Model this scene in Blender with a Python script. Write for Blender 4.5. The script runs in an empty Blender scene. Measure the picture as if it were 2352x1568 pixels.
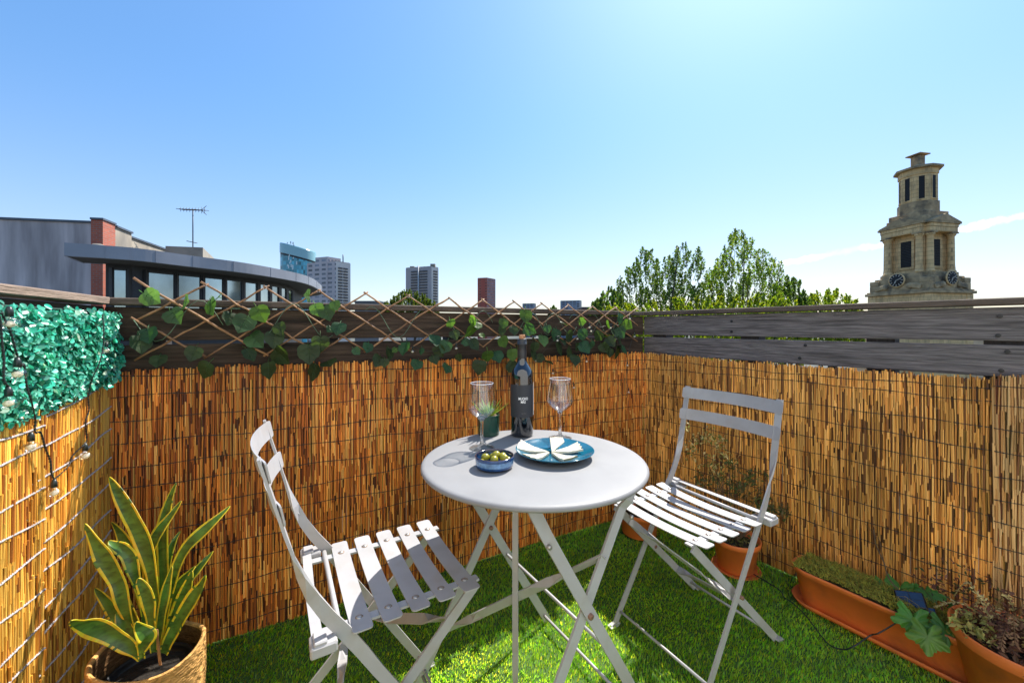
SKY_STR=.15; SUN_E=4.8; EXPO=.92; CLOUD=.8; CLOUDV=6.4
import bpy, math, random
import numpy as np
from mathutils import Vector, Matrix, Quaternion
random.seed(7); RNG = np.random.default_rng(7)
PI = math.pi; R = math.radians
scene = bpy.context.scene
COL = scene.collection
# ------------------------------------------------------------------ camera measure
F, U0, HZ, EYE = 905.0, 1176.0, 752.0, 1.06      # focal length, centre and horizon in a 2352 px wide frame; eye height
def PX(u, v, y): return Vector(((u-U0)/F*y, y, EYE-(v-HZ)/F*y))
def GZ(u, v, z): return PX(u, v, F*(EYE-z)/(v-HZ))
# plan of the terrace: three fences
BL = Vector((-1.25, 1.208)); BR = Vector((.771, 2.31))
DL = Vector((-.389, .921)).normalized(); DB = (BR-BL).normalized(); DR = Vector((.58, -.815)).normalized()
LB = (BR-BL).length
def inward(d): return Vector((d.y, -d.x))
def hit(u, o, d, off=0.0):
    o = o + inward(d)*off; k = (u-U0)/F
    t = (k*o.y-o.x)/(d.x-k*d.y)
    return t, o.y+d.y*t
def WP(u, v, o, d, off=0.0):
    t, y = hit(u, o, d, off); return PX(u, v, y)
# ------------------------------------------------------------------ mesh builder
class MB:
    def __init__(s): s.v=[]; s.f=[]; s.c=[]; s.sm=[]
    def add(s, vs, fs, col=None, smooth=False):
        b=len(s.v); s.v.extend(tuple(p) for p in vs)
        for f in fs:
            s.f.append(tuple(i+b for i in f)); s.c.append(col if col else (1,1,1)); s.sm.append(smooth)
        return s
    def box(s, c, h, m=None, col=None):
        vs=[Vector((x*h[0],y*h[1],z*h[2])) for x in(-1,1) for y in(-1,1) for z in(-1,1)]
        if m is not None: vs=[m@p for p in vs]
        vs=[p+Vector(c) for p in vs]
        return s.add(vs,[(0,1,3,2),(4,6,7,5),(0,4,5,1),(2,3,7,6),(0,2,6,4),(1,5,7,3)],col)
    def bev(s, c, h, b=.004, m=None, col=None):
        # box with chamfered vertical and horizontal edges along local x
        hx,hy,hz=h; b=min(b,hy*.9,hz*.9,hx*.9)
        prof=[(-hy+b,-hz),(hy-b,-hz),(hy,-hz+b),(hy,hz-b),(hy-b,hz),(-hy+b,hz),(-hy,hz-b),(-hy,-hz+b)]
        inn=[(y*(hy-b)/hy,z*(hz-b)/hz) for y,z in prof]
        vs=[(-hx,y,z) for y,z in inn]+[(-hx+b,y,z) for y,z in prof]+[(hx-b,y,z) for y,z in prof]+[(hx,y,z) for y,z in inn]
        fs=[tuple(range(7,-1,-1)),tuple(range(24,32))]
        for k in range(3):
            for i in range(8):
                j=(i+1)%8; fs.append((k*8+i,k*8+j,k*8+8+j,k*8+8+i))
        vs=[Vector(p) for p in vs]
        if m is not None: vs=[m@p for p in vs]
        return s.add([p+Vector(c) for p in vs],fs,col)
    def tube(s, pts, r, n=6, col=None, caps=True, smooth=True):
        pts=[Vector(p) for p in pts]; N=len(pts)
        rs=r if isinstance(r,(list,tuple)) else [r]*N
        vs=[]; up=None
        for i,p in enumerate(pts):
            t=(pts[min(i+1,N-1)]-pts[max(i-1,0)])
            if t.length<1e-9: t=Vector((0,0,1))
            t.normalize()
            if up is None:
                up=Vector((0,0,1)) if abs(t.z)<.9 else Vector((1,0,0))
            a=t.cross(up)
            if a.length<1e-6: a=t.orthogonal()
            a.normalize(); b=a.cross(t).normalized(); up=b
            for k in range(n):
                an=2*PI*k/n; vs.append(p+(a*math.cos(an)+b*math.sin(an))*rs[i])
        fs=[]
        for i in range(N-1):
            for k in range(n):
                j=(k+1)%n; fs.append((i*n+k,i*n+j,(i+1)*n+j,(i+1)*n+k))
        if caps: fs.append(tuple(range(n-1,-1,-1))); fs.append(tuple(range((N-1)*n,N*n)))
        return s.add(vs,fs,col,smooth)
    def ribbon(s, pts, wdirs, w, t, col=None):
        # flat bar swept through pts; wdirs = direction of the wide side at each point
        pts=[Vector(p) for p in pts]; N=len(pts); vs=[]
        ws=w if isinstance(w,(list,tuple)) else [w]*N
        for i,p in enumerate(pts):
            tg=(pts[min(i+1,N-1)]-pts[max(i-1,0)]).normalized()
            a=Vector(wdirs[i]); a=(a-tg*a.dot(tg)).normalized(); b=tg.cross(a)
            for x,y in((-1,-1),(1,-1),(1,1),(-1,1)): vs.append(p+a*(x*ws[i]/2)+b*(y*t/2))
        fs=[(3,2,1,0),tuple(range((N-1)*4,N*4))]
        for i in range(N-1):
            for k in range(4):
                j=(k+1)%4; fs.append((i*4+k,i*4+j,i*4+4+j,i*4+4+k))
        return s.add(vs,fs,col)
    def lathe(s, prof, n=48, c=(0,0,0), col=None, smooth=True, cols=None, wob=None):
        vs=[];c=Vector(c)
        for k in range(n):
            a=2*PI*k/n
            for (r,z) in prof:
                p=Vector((r*math.cos(a),r*math.sin(a),z))
                if wob: p=wob(p,a)
                vs.append(p+c)
        m=len(prof); b=len(s.v); s.v.extend(tuple(p) for p in vs)
        for k in range(n):
            j=(k+1)%n
            for i in range(m-1):
                s.f.append((b+k*m+i,b+j*m+i,b+j*m+i+1,b+k*m+i+1)); s.c.append(cols[i] if cols else (col or (1,1,1))); s.sm.append(smooth)
        return s
    def prism(s, poly, z0, z1, col=None, top=True, bottom=True):
        n=len(poly); vs=[(x,y,z0) for x,y in poly]+[(x,y,z1) for x,y in poly]; fs=[]
        for i in range(n):
            j=(i+1)%n; fs.append((i,j,n+j,n+i))
        if top: fs.append(tuple(range(n,2*n)))
        if bottom: fs.append(tuple(range(n-1,-1,-1)))
        return s.add(vs,fs,col)
    def ball(s, c, r, n=10, m=8, col=None, sc=(1,1,1), rot=None):
        vs=[];c=Vector(c)
        for i in range(m+1):
            th=PI*i/m
            for k in range(n):
                a=2*PI*k/n; p=Vector((math.sin(th)*math.cos(a)*sc[0],math.sin(th)*math.sin(a)*sc[1],math.cos(th)*sc[2]))*r
                if rot is not None: p=rot@p
                vs.append(p+c)
        fs=[]
        for i in range(m):
            for k in range(n):
                j=(k+1)%n; fs.append((i*n+k,(i+1)*n+k,(i+1)*n+j,i*n+j))
        return s.add(vs,fs,col,True)
    def build(s, name, mat, parent=None, world=True):
        me=bpy.data.meshes.new(name); me.from_pydata(s.v,[],s.f)
        me.polygons.foreach_set('use_smooth',np.array(s.sm,dtype=bool))
        if any(c!=(1,1,1) for c in s.c):
            at=me.attributes.new('Col','FLOAT_COLOR','CORNER')
            lt=np.empty(len(me.polygons),dtype=np.int32); me.polygons.foreach_get('loop_total',lt)
            c=np.ones((len(s.c),4),dtype=np.float32); c[:,:3]=np.array([q[:3] for q in s.c],dtype=np.float32)
            at.data.foreach_set('color',np.repeat(c,lt,axis=0).ravel())
        me.update()
        return link(name,me,mat,parent,world)
def link(name, me, mat, parent=None, world=True):
    o=bpy.data.objects.new(name,me); COL.objects.link(o)
    if mat is not None: me.materials.append(mat)
    if parent is not None:
        o.parent=parent
        if world: o.matrix_parent_inverse=root_matrix(parent).inverted()
    return o
def root_matrix(o):
    m=Matrix.LocRotScale(o.location,o.rotation_euler,o.scale)
    if o.parent is not None: m=root_matrix(o.parent)@o.matrix_parent_inverse@m
    return m
def quick(name, V, Q, mat, col=None, parent=None, smooth=False):
    # V (n,3), Q (m,k) index array: a large mesh built at once
    me=bpy.data.meshes.new(name); k=Q.shape[1]
    me.vertices.add(len(V)); me.vertices.foreach_set('co',V.astype(np.float32).ravel())
    me.loops.add(Q.size); me.loops.foreach_set('vertex_index',Q.astype(np.int32).ravel())
    me.polygons.add(len(Q)); me.polygons.foreach_set('loop_start',np.arange(0,Q.size,k,dtype=np.int32))
    me.update(calc_edges=True)
    if smooth: me.polygons.foreach_set('use_smooth',np.ones(len(Q),dtype=bool))
    if col is not None:
        at=me.attributes.new('Col','FLOAT_COLOR','CORNER')
        c=np.ones((len(Q),4),dtype=np.float32); c[:,:3]=col
        at.data.foreach_set('color',np.repeat(c,k,axis=0).ravel())
    me.update(); me.validate()
    return link(name,me,mat,parent)
def tag(o, label=None, cat=None, group=None, kind=None):
    if label: o['label']=label
    if cat: o['category']=cat
    if group: o['group']=group
    if kind: o['kind']=kind
    return o
def thing(name, label, cat, loc=(0,0,0), rz=0, group=None):
    o=bpy.data.objects.new(name,None); COL.objects.link(o); o.empty_display_size=.1
    o.location=Vector(loc); o.rotation_euler=(0,0,rz)
    return tag(o,label,cat,group)
def dup(root, loc, rz, label, group=None):
    def cp(o,par):
        c=o.copy(); COL.objects.link(c)
        if par is not None: c.parent=par
        for ch in kids.get(o.name,[]): cp(ch,c)
        return c
    kids={}
    for o in COL.objects:
        if o.parent: kids.setdefault(o.parent.name,[]).append(o)
    r=cp(root,None); r.location=Vector(loc); r.rotation_euler=(0,0,rz); r['label']=label
    if group: r['group']=group
    return r
# ------------------------------------------------------------------ materials
def lin(r,g,b): return tuple(((x/255/12.92) if x/255<=.04045 else ((x/255+.055)/1.055)**2.4) for x in (r,g,b))
def mat(name, color=(.5,.5,.5), rough=.6, metallic=0., var=.2, vscale=6., stretch=(1,1,1), bump=0., bscale=60., bstretch=None,
        attr=False, transl=0., coat=0., spec=.5, tcol=None, dark=None, dscale=3., damt=.5, detail=6):
    m=bpy.data.materials.new(name); m.use_nodes=True; nt=m.node_tree; N=nt.nodes; L=nt.links
    b=N['Principled BSDF']; out=N['Material Output']
    b.inputs['Roughness'].default_value=rough; b.inputs['Metallic'].default_value=metallic
    b.inputs['Specular IOR Level'].default_value=spec
    if coat: b.inputs['Coat Weight'].default_value=coat; b.inputs['Coat Roughness'].default_value=.05
    tc=N.new('ShaderNodeTexCoord'); mp=N.new('ShaderNodeMapping'); mp.inputs['Scale'].default_value=stretch
    L.new(tc.outputs['Object'],mp.inputs['Vector'])
    nz=N.new('ShaderNodeTexNoise'); nz.inputs['Scale'].default_value=vscale; nz.inputs['Detail'].default_value=detail
    L.new(mp.outputs['Vector'],nz.inputs['Vector'])
    mr=N.new('ShaderNodeMapRange'); mr.inputs['From Min'].default_value=.25; mr.inputs['From Max'].default_value=.75
    mr.inputs['To Min'].default_value=1-var; mr.inputs['To Max'].default_value=1+var
    L.new(nz.outputs['Fac'],mr.inputs['Value'])
    mx=N.new('ShaderNodeVectorMath'); mx.operation='SCALE'
    if attr:
        at=N.new('ShaderNodeAttribute'); at.attribute_name='Col'
        mul=N.new('ShaderNodeVectorMath'); mul.operation='MULTIPLY'; mul.inputs[1].default_value=color
        L.new(at.outputs['Color'],mul.inputs[0]); L.new(mul.outputs['Vector'],mx.inputs[0])
    else: mx.inputs[0].default_value=color
    L.new(mr.outputs['Result'],mx.inputs['Scale'])
    cout=mx.outputs['Vector']
    if dark is not None:
        n2=N.new('ShaderNodeTexNoise'); n2.inputs['Scale'].default_value=dscale; n2.inputs['Detail'].default_value=8
        L.new(mp.outputs['Vector'],n2.inputs['Vector'])
        r2=N.new('ShaderNodeMapRange'); r2.inputs['From Min'].default_value=.5; r2.inputs['From Max'].default_value=.68; r2.inputs['To Max'].default_value=damt
        L.new(n2.outputs['Fac'],r2.inputs['Value'])
        mm=N.new('ShaderNodeMix'); mm.data_type='RGBA'; L.new(r2.outputs['Result'],mm.inputs['Factor']); L.new(cout,mm.inputs['A']); mm.inputs['B'].default_value=(*dark,1)
        cout=mm.outputs['Result']
    L.new(cout,b.inputs['Base Color'])
    if bump:
        n3=N.new('ShaderNodeTexNoise'); n3.inputs['Scale'].default_value=bscale; n3.inputs['Detail'].default_value=5
        m3=N.new('ShaderNodeMapping'); m3.inputs['Scale'].default_value=bstretch or stretch
        L.new(tc.outputs['Object'],m3.inputs['Vector']); L.new(m3.outputs['Vector'],n3.inputs['Vector'])
        bp=N.new('ShaderNodeBump'); bp.inputs['Strength'].default_value=bump; bp.inputs['Distance'].default_value=.01
        L.new(n3.outputs['Fac'],bp.inputs['Height']); L.new(bp.outputs['Normal'],b.inputs['Normal'])
    if transl:
        t=N.new('ShaderNodeBsdfTranslucent'); ms=N.new('ShaderNodeMixShader'); ms.inputs['Fac'].default_value=transl
        tm=N.new('ShaderNodeVectorMath'); tm.operation='MULTIPLY'; tm.inputs[1].default_value=tcol or (1.6,1.7,.7)
        L.new(cout,tm.inputs[0]); L.new(tm.outputs['Vector'],t.inputs['Color'])
        L.new(b.outputs['BSDF'],ms.inputs[1]); L.new(t.outputs['BSDF'],ms.inputs[2]); L.new(ms.outputs['Shader'],out.inputs['Surface'])
    return m
def glassmat(name, tint=(1,1,1), edge=.85, base=.06, rough=.02, solid=0., pwr=2.5):
    # thin-walled clear glass: see-through with a reflection that grows towards grazing angles
    m=bpy.data.materials.new(name); m.use_nodes=True; nt=m.node_tree; N=nt.nodes; L=nt.links
    for n in list(N):
        if n.type!='OUTPUT_MATERIAL': N.remove(n)
    out=[n for n in N if n.type=='OUTPUT_MATERIAL'][0]
    t=N.new('ShaderNodeBsdfTransparent'); t.inputs['Color'].default_value=(*tint,1)
    g=N.new('ShaderNodeBsdfGlossy'); g.inputs['Roughness'].default_value=rough
    lw=N.new('ShaderNodeLayerWeight'); lw.inputs['Blend'].default_value=.35
    pw=N.new('ShaderNodeMath'); pw.operation='POWER'; pw.inputs[1].default_value=pwr; L.new(lw.outputs['Facing'],pw.inputs[0])
    mr=N.new('ShaderNodeMapRange'); mr.inputs['To Min'].default_value=base; mr.inputs['To Max'].default_value=edge; L.new(pw.outputs['Value'],mr.inputs['Value'])
    ms=N.new('ShaderNodeMixShader'); L.new(mr.outputs['Result'],ms.inputs['Fac']); L.new(t.outputs['BSDF'],ms.inputs[1]); L.new(g.outputs['BSDF'],ms.inputs[2])
    if solid:
        gl=N.new('ShaderNodeBsdfGlass'); gl.inputs['IOR'].default_value=1.45; gl.inputs['Roughness'].default_value=0.
        m2=N.new('ShaderNodeMixShader'); m2.inputs['Fac'].default_value=solid; L.new(ms.outputs['Shader'],m2.inputs[1]); L.new(gl.outputs['BSDF'],m2.inputs[2]); L.new(m2.outputs['Shader'],out.inputs['Surface'])
    else: L.new(ms.outputs['Shader'],out.inputs['Surface'])
    return m
M={}
M['paint']=mat('warm_white_metal_paint',(.39,.39,.405),.42,var=.10,vscale=11,dark=(.33,.30,.27),dscale=16,damt=.4,bump=.08,bscale=900)
M['tabletop']=mat('warm_white_table_paint',(.235,.235,.24),.5,var=.06,vscale=5,dark=(.185,.185,.19),dscale=7,damt=.5,bump=.12,bscale=1400)
M['rivet']=mat('steel_rivet',(.42,.40,.38),.35,metallic=.6,var=.2,vscale=80)
M['ring']=mat('rust_stain',(.27,.19,.14),.7,var=.3,vscale=200)
M['rust']=mat('rusty_bolt',(.22,.12,.08),.7,var=.4,vscale=200)
WG=(.7,9,9)
M['cap']=mat('weathered_cap_wood',(.115,.088,.07),.8,var=.35,vscale=6,stretch=(1.2,16,16),bump=.5,bscale=9,bstretch=(2,60,60),dark=(.028,.024,.02),dscale=4,damt=.75,spec=.3)
M['plank']=mat('dark_stained_wood',(.075,.052,.038),.85,var=.5,vscale=7,stretch=(.9,14,14),bump=.6,bscale=9,bstretch=(2,60,60),dark=(.016,.013,.011),dscale=2.2,damt=.8,spec=.25)
M['plank_grey']=mat('grey_weathered_wood',(.20,.18,.18),.8,var=.6,vscale=7,stretch=(1.6,40,40),bump=.8,bscale=9,bstretch=(2,90,90),dark=(.055,.048,.048),dscale=2.4,damt=.7,spec=.35)
M['post']=mat('dark_post_wood',(.05,.045,.045),.85,var=.4,vscale=9,stretch=(14,14,1),spec=.2)
M['reed']=mat('reed_stems',(1,1,1),.5,var=.28,vscale=30,stretch=(1,1,.12),attr=True,spec=.35,bump=.25,bscale=500,bstretch=(1,1,.05))
M['wire']=mat('tie_wire_shade_tint',(.045,.035,.03),.6,var=.3,vscale=60)  # darker copy of the tie wire; shade is put into its tone
M['wire_pale']=mat('galvanised_tie_wire',(.42,.38,.38),.6,var=.35,vscale=90)
M['stick']=mat('willow_stick',(.30,.155,.07),.6,var=.35,vscale=25,bump=.4,bscale=90,dark=(.10,.045,.022),dscale=14,damt=.7)
M['ivy']=mat('fabric_ivy_leaf',(.042,.092,.03),.55,var=.3,vscale=25,attr=True,transl=.34,tcol=(2.3,2.5,.6),spec=.35)
M['ivystem']=mat('plastic_ivy_stem',(.10,.17,.10),.5)
M['hedge']=mat('plastic_hedge_leaf',(.04,.39,.27),.30,var=.35,vscale=40,attr=True,transl=.22,tcol=(1.2,1.5,1.2),spec=.7)
M['hedgeback']=mat('hedge_backing',(.008,.05,.035),.7)
M['grassblade']=mat('grass_fibre',(.095,.34,.024),.36,var=.25,vscale=7,attr=True,transl=.64,tcol=(7.2,3.15,2.2),spec=.9)
M['turf']=mat('turf_mat',(.05,.11,.015),.9)
M['slab']=mat('terrace_slab',(.25,.24,.22),.9)
M['cable']=mat('green_black_cable',(.012,.018,.018),.45,var=.3)
M['socket']=mat('lamp_socket',(.015,.025,.025),.4)
M['bulb']=glassmat('bulb_glass',(.99,.985,.97),.8,.12,.08)
M['bulbfill']=mat('frosted_bulb_core',(.80,.76,.66),.3,var=.5,vscale=160,bump=.8,bscale=260,transl=.5,tcol=(1.3,1.3,1.2))
M['glass']=glassmat('clear_glass',(.972,.978,.98),.95,.075,.07,0.,2.4)
M['glassstem']=glassmat('solid_glass_stem',(.98,.985,.985),.7,.03,.02,.7,3.)
M['glassrim']=mat('glass_rim_glint',(.80,.82,.84),.08,var=.05,spec=1.,coat=1.)  # opaque pale ring; the bright glint of the rim is put into its colour
M['bottle']=mat('black_glass',(.0035,.0045,.007),.035,var=.1,coat=1.,spec=.8)
M['label']=mat('charcoal_label',(.028,.031,.038),.65,var=.06,vscale=30)
M['backlabel']=mat('white_back_label',(.7,.66,.64),.5,var=.05)
M['ink']=mat('white_label_ink',(.85,.85,.83),.6,var=.02)
M['script']=mat('grey_label_ink',(.16,.16,.17),.6,var=.05)
M['capsule']=mat('black_foil_capsule',(.022,.023,.027),.42,var=.1)
M['cork']=mat('cork',(.45,.22,.11),.9,var=.35,vscale=250,bump=.4,bscale=300)
M['potgreen']=mat('dark_green_glaze',(.008,.055,.035),.18,var=.2,vscale=40,coat=.4)
M['succ']=mat('succulent_leaf',(.24,.42,.05),.4,var=.2,vscale=60,attr=True,transl=.35,tcol=(1.8,1.7,.5))
M['pebble']=mat('pale_pebbles',(.55,.42,.25),.8,var=.4,vscale=200)
M['bowl']=mat('blue_reactive_glaze',(1,1,1),.16,var=.4,vscale=120,attr=True,coat=.5)
M['olive']=mat('green_olive',(.27,.25,.014),.25,var=.25,vscale=60,coat=.3)
M['plate']=mat('teal_glaze',(.008,.12,.20),.12,var=.25,vscale=25,coat=.6)
M['cheese']=mat('white_cheese',(.68,.63,.50),.45,var=.06,vscale=90,bump=.2,bscale=220,transl=.2,tcol=(1.1,1.1,1))
M['rind']=mat('cheese_rind',(.22,.18,.10),.7,var=.3,vscale=120)
M['terra']=mat('terracotta_plastic',(.74,.185,.042),.48,var=.16,vscale=9,bump=.1,bscale=200,dark=(.25,.08,.035),dscale=9,damt=.6)
M['soil']=mat('potting_soil',(.02,.015,.01),.95,var=.5,vscale=90,bump=1,bscale=120)
M['moss']=mat('olive_moss',(.22,.24,.035),.8,var=.45,vscale=30,attr=True,transl=.2)
M['twig']=mat('dry_twig',(.13,.085,.045),.8,var=.35,vscale=30)
M['dryleaf']=mat('dry_leaf',(1,1,1),.7,var=.35,vscale=40,attr=True,transl=.25,tcol=(1.2,1.1,.8))
M['vine']=mat('vine_leaf',(.07,.20,.035),.45,var=.3,vscale=30,attr=True,transl=.3)
M['solar']=mat('solar_cells',(.012,.025,.06),.15,var=.15,vscale=60,coat=.6)
M['blackp']=mat('black_plastic',(.012,.013,.015),.4)
M['jute']=mat('woven_jute',(1,1,1),.9,var=.35,vscale=45,stretch=(1,1,2.2),attr=True,bump=1.,bscale=75,bstretch=(1,1,2.5),spec=.15)
M['snake']=mat('snake_plant_edge',(1,1,1),.35,var=.15,vscale=35,attr=True,transl=.12,spec=.5)
M['snakegreen']=mat('snake_plant_green',(.07,.165,.028),.35,var=.45,vscale=28,stretch=(1,1,2.2),transl=.12,spec=.5,dark=(.022,.06,.014),dscale=42,damt=.85)
# ------------------------------------------------------------------ sky, sun, camera
SUN_AZ, SUN_EL = R(34), R(52)
sundir=Vector((math.sin(SUN_AZ)*math.cos(SUN_EL),math.cos(SUN_AZ)*math.cos(SUN_EL),math.sin(SUN_EL)))
world=bpy.data.worlds.new('World'); scene.world=world; world.use_nodes=True
nt=world.node_tree; N=nt.nodes; L=nt.links; bg=N['Background']
sky=N.new('ShaderNodeTexSky'); sky.sky_type='NISHITA'; sky.sun_disc=False; sky.sun_elevation=SUN_EL; sky.sun_rotation=SUN_AZ
sky.air_density=1.0; sky.dust_density=.95; sky.ozone_density=1.6; sky.altitude=50
bg.inputs['Strength'].default_value=SKY_STR
# thin contrail: a band of the sky dome around the great circle through two directions
d1=(PX(1806,603,1)-Vector((0,0,EYE))).normalized(); d2=(PX(2352,497,1)-Vector((0,0,EYE))).normalized()
gn=d1.cross(d2).normalized(); mid=(d1+d2).normalized()
tc=N.new('ShaderNodeTexCoord')
def vdot(vec,w):
    n=N.new('ShaderNodeVectorMath'); n.operation='DOT_PRODUCT'; L.new(w,n.inputs[0]); n.inputs[1].default_value=vec; return n.outputs['Value']
def mrange(v,a,b,c,d,t='SMOOTHSTEP'):
    n=N.new('ShaderNodeMapRange'); n.interpolation_type=t; n.inputs[1].default_value=a; n.inputs[2].default_value=b; n.inputs[3].default_value=c; n.inputs[4].default_value=d
    L.new(v,n.inputs[0]); return n.outputs[0]
def math2(op,a,b):
    n=N.new('ShaderNodeMath'); n.operation=op
    for i,x in enumerate((a,b)):
        if isinstance(x,(int,float)): n.inputs[i].default_value=x
        else: L.new(x,n.inputs[i])
    return n.outputs[0]
G=tc.outputs['Generated']
wn=N.new('ShaderNodeTexNoise'); wn.inputs['Scale'].default_value=26; wn.inputs['Detail'].default_value=8; wn.inputs['Roughness'].default_value=.65; L.new(G,wn.inputs['Vector'])
off=math2('ADD',vdot(gn,G),math2('MULTIPLY',math2('SUBTRACT',wn.outputs['Fac'],.5),.03))
ab=math2('ABSOLUTE',off,0)
band=mrange(ab,.001,.008,1.,0.)
ext=mrange(vdot(mid,G),math.cos(R(16)),math.cos(R(9)),0.,1.)
wn2=N.new('ShaderNodeTexNoise'); wn2.inputs['Scale'].default_value=14; wn2.inputs['Detail'].default_value=9; L.new(G,wn2.inputs['Vector'])
brk=mrange(wn2.outputs['Fac'],.35,.6,.15,1.)
cl=math2('MULTIPLY',math2('MULTIPLY',band,ext),math2('MULTIPLY',brk,CLOUD))
mixn=N.new('ShaderNodeMix'); mixn.data_type='RGBA'; L.new(cl,mixn.inputs['Factor']); tint=N.new('ShaderNodeVectorMath'); tint.operation='MULTIPLY'; tint.inputs[1].default_value=(1,1,1)
sz_=N.new('ShaderNodeSeparateXYZ'); L.new(G,sz_.inputs[0])
el=mrange(sz_.outputs['Z'],.0,.50,0.,1.)
tm=N.new('ShaderNodeMix'); tm.data_type='RGBA'; tm.inputs['A'].default_value=(1.02,.98,1.02,1); tm.inputs['B'].default_value=(.62,.90,1.08,1); L.new(el,tm.inputs['Factor'])
lum=vdot((.25,.6,.15),sky.outputs['Color']); cmp=math2('DIVIDE',1.,math2('ADD',1.,math2('MULTIPLY',lum,.115)))
sc_=N.new('ShaderNodeVectorMath'); sc_.operation='SCALE'; L.new(sky.outputs['Color'],sc_.inputs[0]); L.new(cmp,sc_.inputs['Scale'])
L.new(sc_.outputs['Vector'],tint.inputs[0]); L.new(tm.outputs['Result'],tint.inputs[1]); L.new(tint.outputs['Vector'],mixn.inputs['A'])
mixn.inputs['B'].default_value=(CLOUDV,CLOUDV,CLOUDV*1.02,1)
L.new(mixn.outputs['Result'],bg.inputs['Color'])
sl=bpy.data.lights.new('sun','SUN'); sl.energy=SUN_E; sl.angle=R(.5); sl.color=(1,.945,.86)
so=bpy.data.objects.new('sun',sl); COL.objects.link(so); so.rotation_euler=sundir.to_track_quat('Z','Y').to_euler(); so.location=sundir*60
cam=bpy.data.cameras.new('camera'); co=bpy.data.objects.new('camera',cam); COL.objects.link(co); scene.camera=co
cam.sensor_width=36; cam.sensor_fit='HORIZONTAL'; cam.lens=F/2352*36; cam.shift_y=-(784-HZ)/2352; cam.clip_start=.02; cam.clip_end=6000
co.location=(0,0,EYE); co.rotation_euler=(PI/2,0,0)
vs=scene.view_settings; vs.view_transform='Standard'; vs.look='None'; vs.exposure=EXPO; vs.gamma=1
scene.cycles.max_bounces=10; scene.cycles.diffuse_bounces=5; scene.cycles.transparent_max_bounces=24
scene.cycles.use_denoising=True; scene.cycles.denoising_prefilter='ACCURATE'; scene.cycles.sample_clamp_indirect=6
try: scene.cycles.caustics_reflective=False; scene.cycles.caustics_refractive=False
except Exception: pass
# ------------------------------------------------------------------ ground and terrace
GND=-11.
g=MB().add([(-3000,-600,GND),(3000,-600,GND),(3000,4000,GND),(-3000,4000,GND)],[(0,1,2,3)])
tag(g.build('ground',mat('street_ground',(.07,.075,.06),.9,var=.5,vscale=.02)),kind='structure')
LN=BL-DL*1.9; RN=BR+DR*3.0
outl=[(LN+inward(-DL)*0).to_tuple(), (-1.25,-.5)]
poly=[(LN.x,LN.y),(RN.x,RN.y),(BR.x,BR.y),(BL.x,BL.y)]
fl=MB().prism([(p[0]*1.0,p[1]) for p in poly],GND-.5,-.006)
tag(fl.build('terrace_floor',M['slab']),kind='structure')
# short pile artificial grass over a backing sheet
tm=MB().add([(p[0],p[1],-.002) for p in poly],[(0,1,2,3)]); tm.build('turf',M['turf']); tag(bpy.data.objects['turf'],kind='structure')
def in_poly(P,poly):
    ok=np.ones(len(P),bool); n=len(poly)
    for i in range(n):
        a=np.array(poly[i]); b=np.array(poly[(i+1)%n]); ok&=((b[0]-a[0])*(P[:,1]-a[1])-(b[1]-a[1])*(P[:,0]-a[0]))>.004*np.linalg.norm(b-a)
    return ok
NB=200000
P=RNG.uniform([-1.3,.70],[1.9,2.35],(NB,2)); P=P[in_poly(P,poly)]
vis=np.abs(P[:,0]/P[:,1])<1.42; P=P[vis]
for cx,cy,rr in ((.985,1.735,.085),(1.405,1.078,.11),(.655,2.03,.09),(-.885,.962,.09)): P=P[np.hypot(P[:,0]-cx,P[:,1]-cy)>rr]
qx,qy=P[:,0]-(1.085+.547*.275+.837*.078),P[:,1]-(1.53-.837*.275+.547*.078); P=P[(np.abs(qx*.547-qy*.837)>.285)|(np.abs(qx*.837+qy*.547)>.078)]; n=len(P)
hgt=RNG.uniform(.007,.015,n); az=RNG.uniform(0,2*PI,n); lean=RNG.uniform(.2,.9,n)*hgt; w=RNG.uniform(.0009,.0016,n)
# pile brushed in patches
pa=np.sin(P[:,0]*7+2*np.sin(P[:,1]*5))*1.2+np.cos(P[:,1]*9+P[:,0]*3)
az=pa+RNG.normal(0,1.1,n)
dx=np.cos(az)*lean; dy=np.sin(az)*lean; wx=-np.sin(az+RNG.uniform(-.8,.8,n))*w; wy=np.cos(az)*w
V=np.zeros((n,5,3)); x,y=P[:,0],P[:,1]
V[:,0]=np.stack([x-wx,y-wy,0*x],1); V[:,1]=np.stack([x+wx,y+wy,0*x],1)
V[:,2]=np.stack([x+dx*.4+wx*.8,y+dy*.4+wy*.8,hgt*.6],1); V[:,3]=np.stack([x+dx*.4-wx*.8,y+dy*.4-wy*.8,hgt*.6],1)
V[:,4]=np.stack([x+dx,y+dy,hgt],1)
b=np.arange(n)[:,None]*5
Q=np.stack([b+[0,1,2],b+[0,2,3],b+[3,2,4]],1).reshape(-1,3)
cc=np.ones((n,3))*RNG.uniform(.55,1.35,(n,1)); cc[:,0]*=RNG.uniform(.7,1.5,n); pale=RNG.random(n)<.12; cc[pale]*=[2.0,1.35,1.6]
go=quick('artificial_grass',V.reshape(-1,3),Q,M['grassblade'],np.repeat(cc,3,axis=0)); tag(go,'short bright green artificial grass covering the terrace','grass',kind='stuff')
# unseen house wall, added pale and close to throw light back on the screens
hw=MB().box((.2,-.55,1.3),(2.8,.1,2.0)); tag(hw.build('rear_wall',mat('pale_render',(.88,.87,.85),.9,var=.03)),kind='structure')
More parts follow.
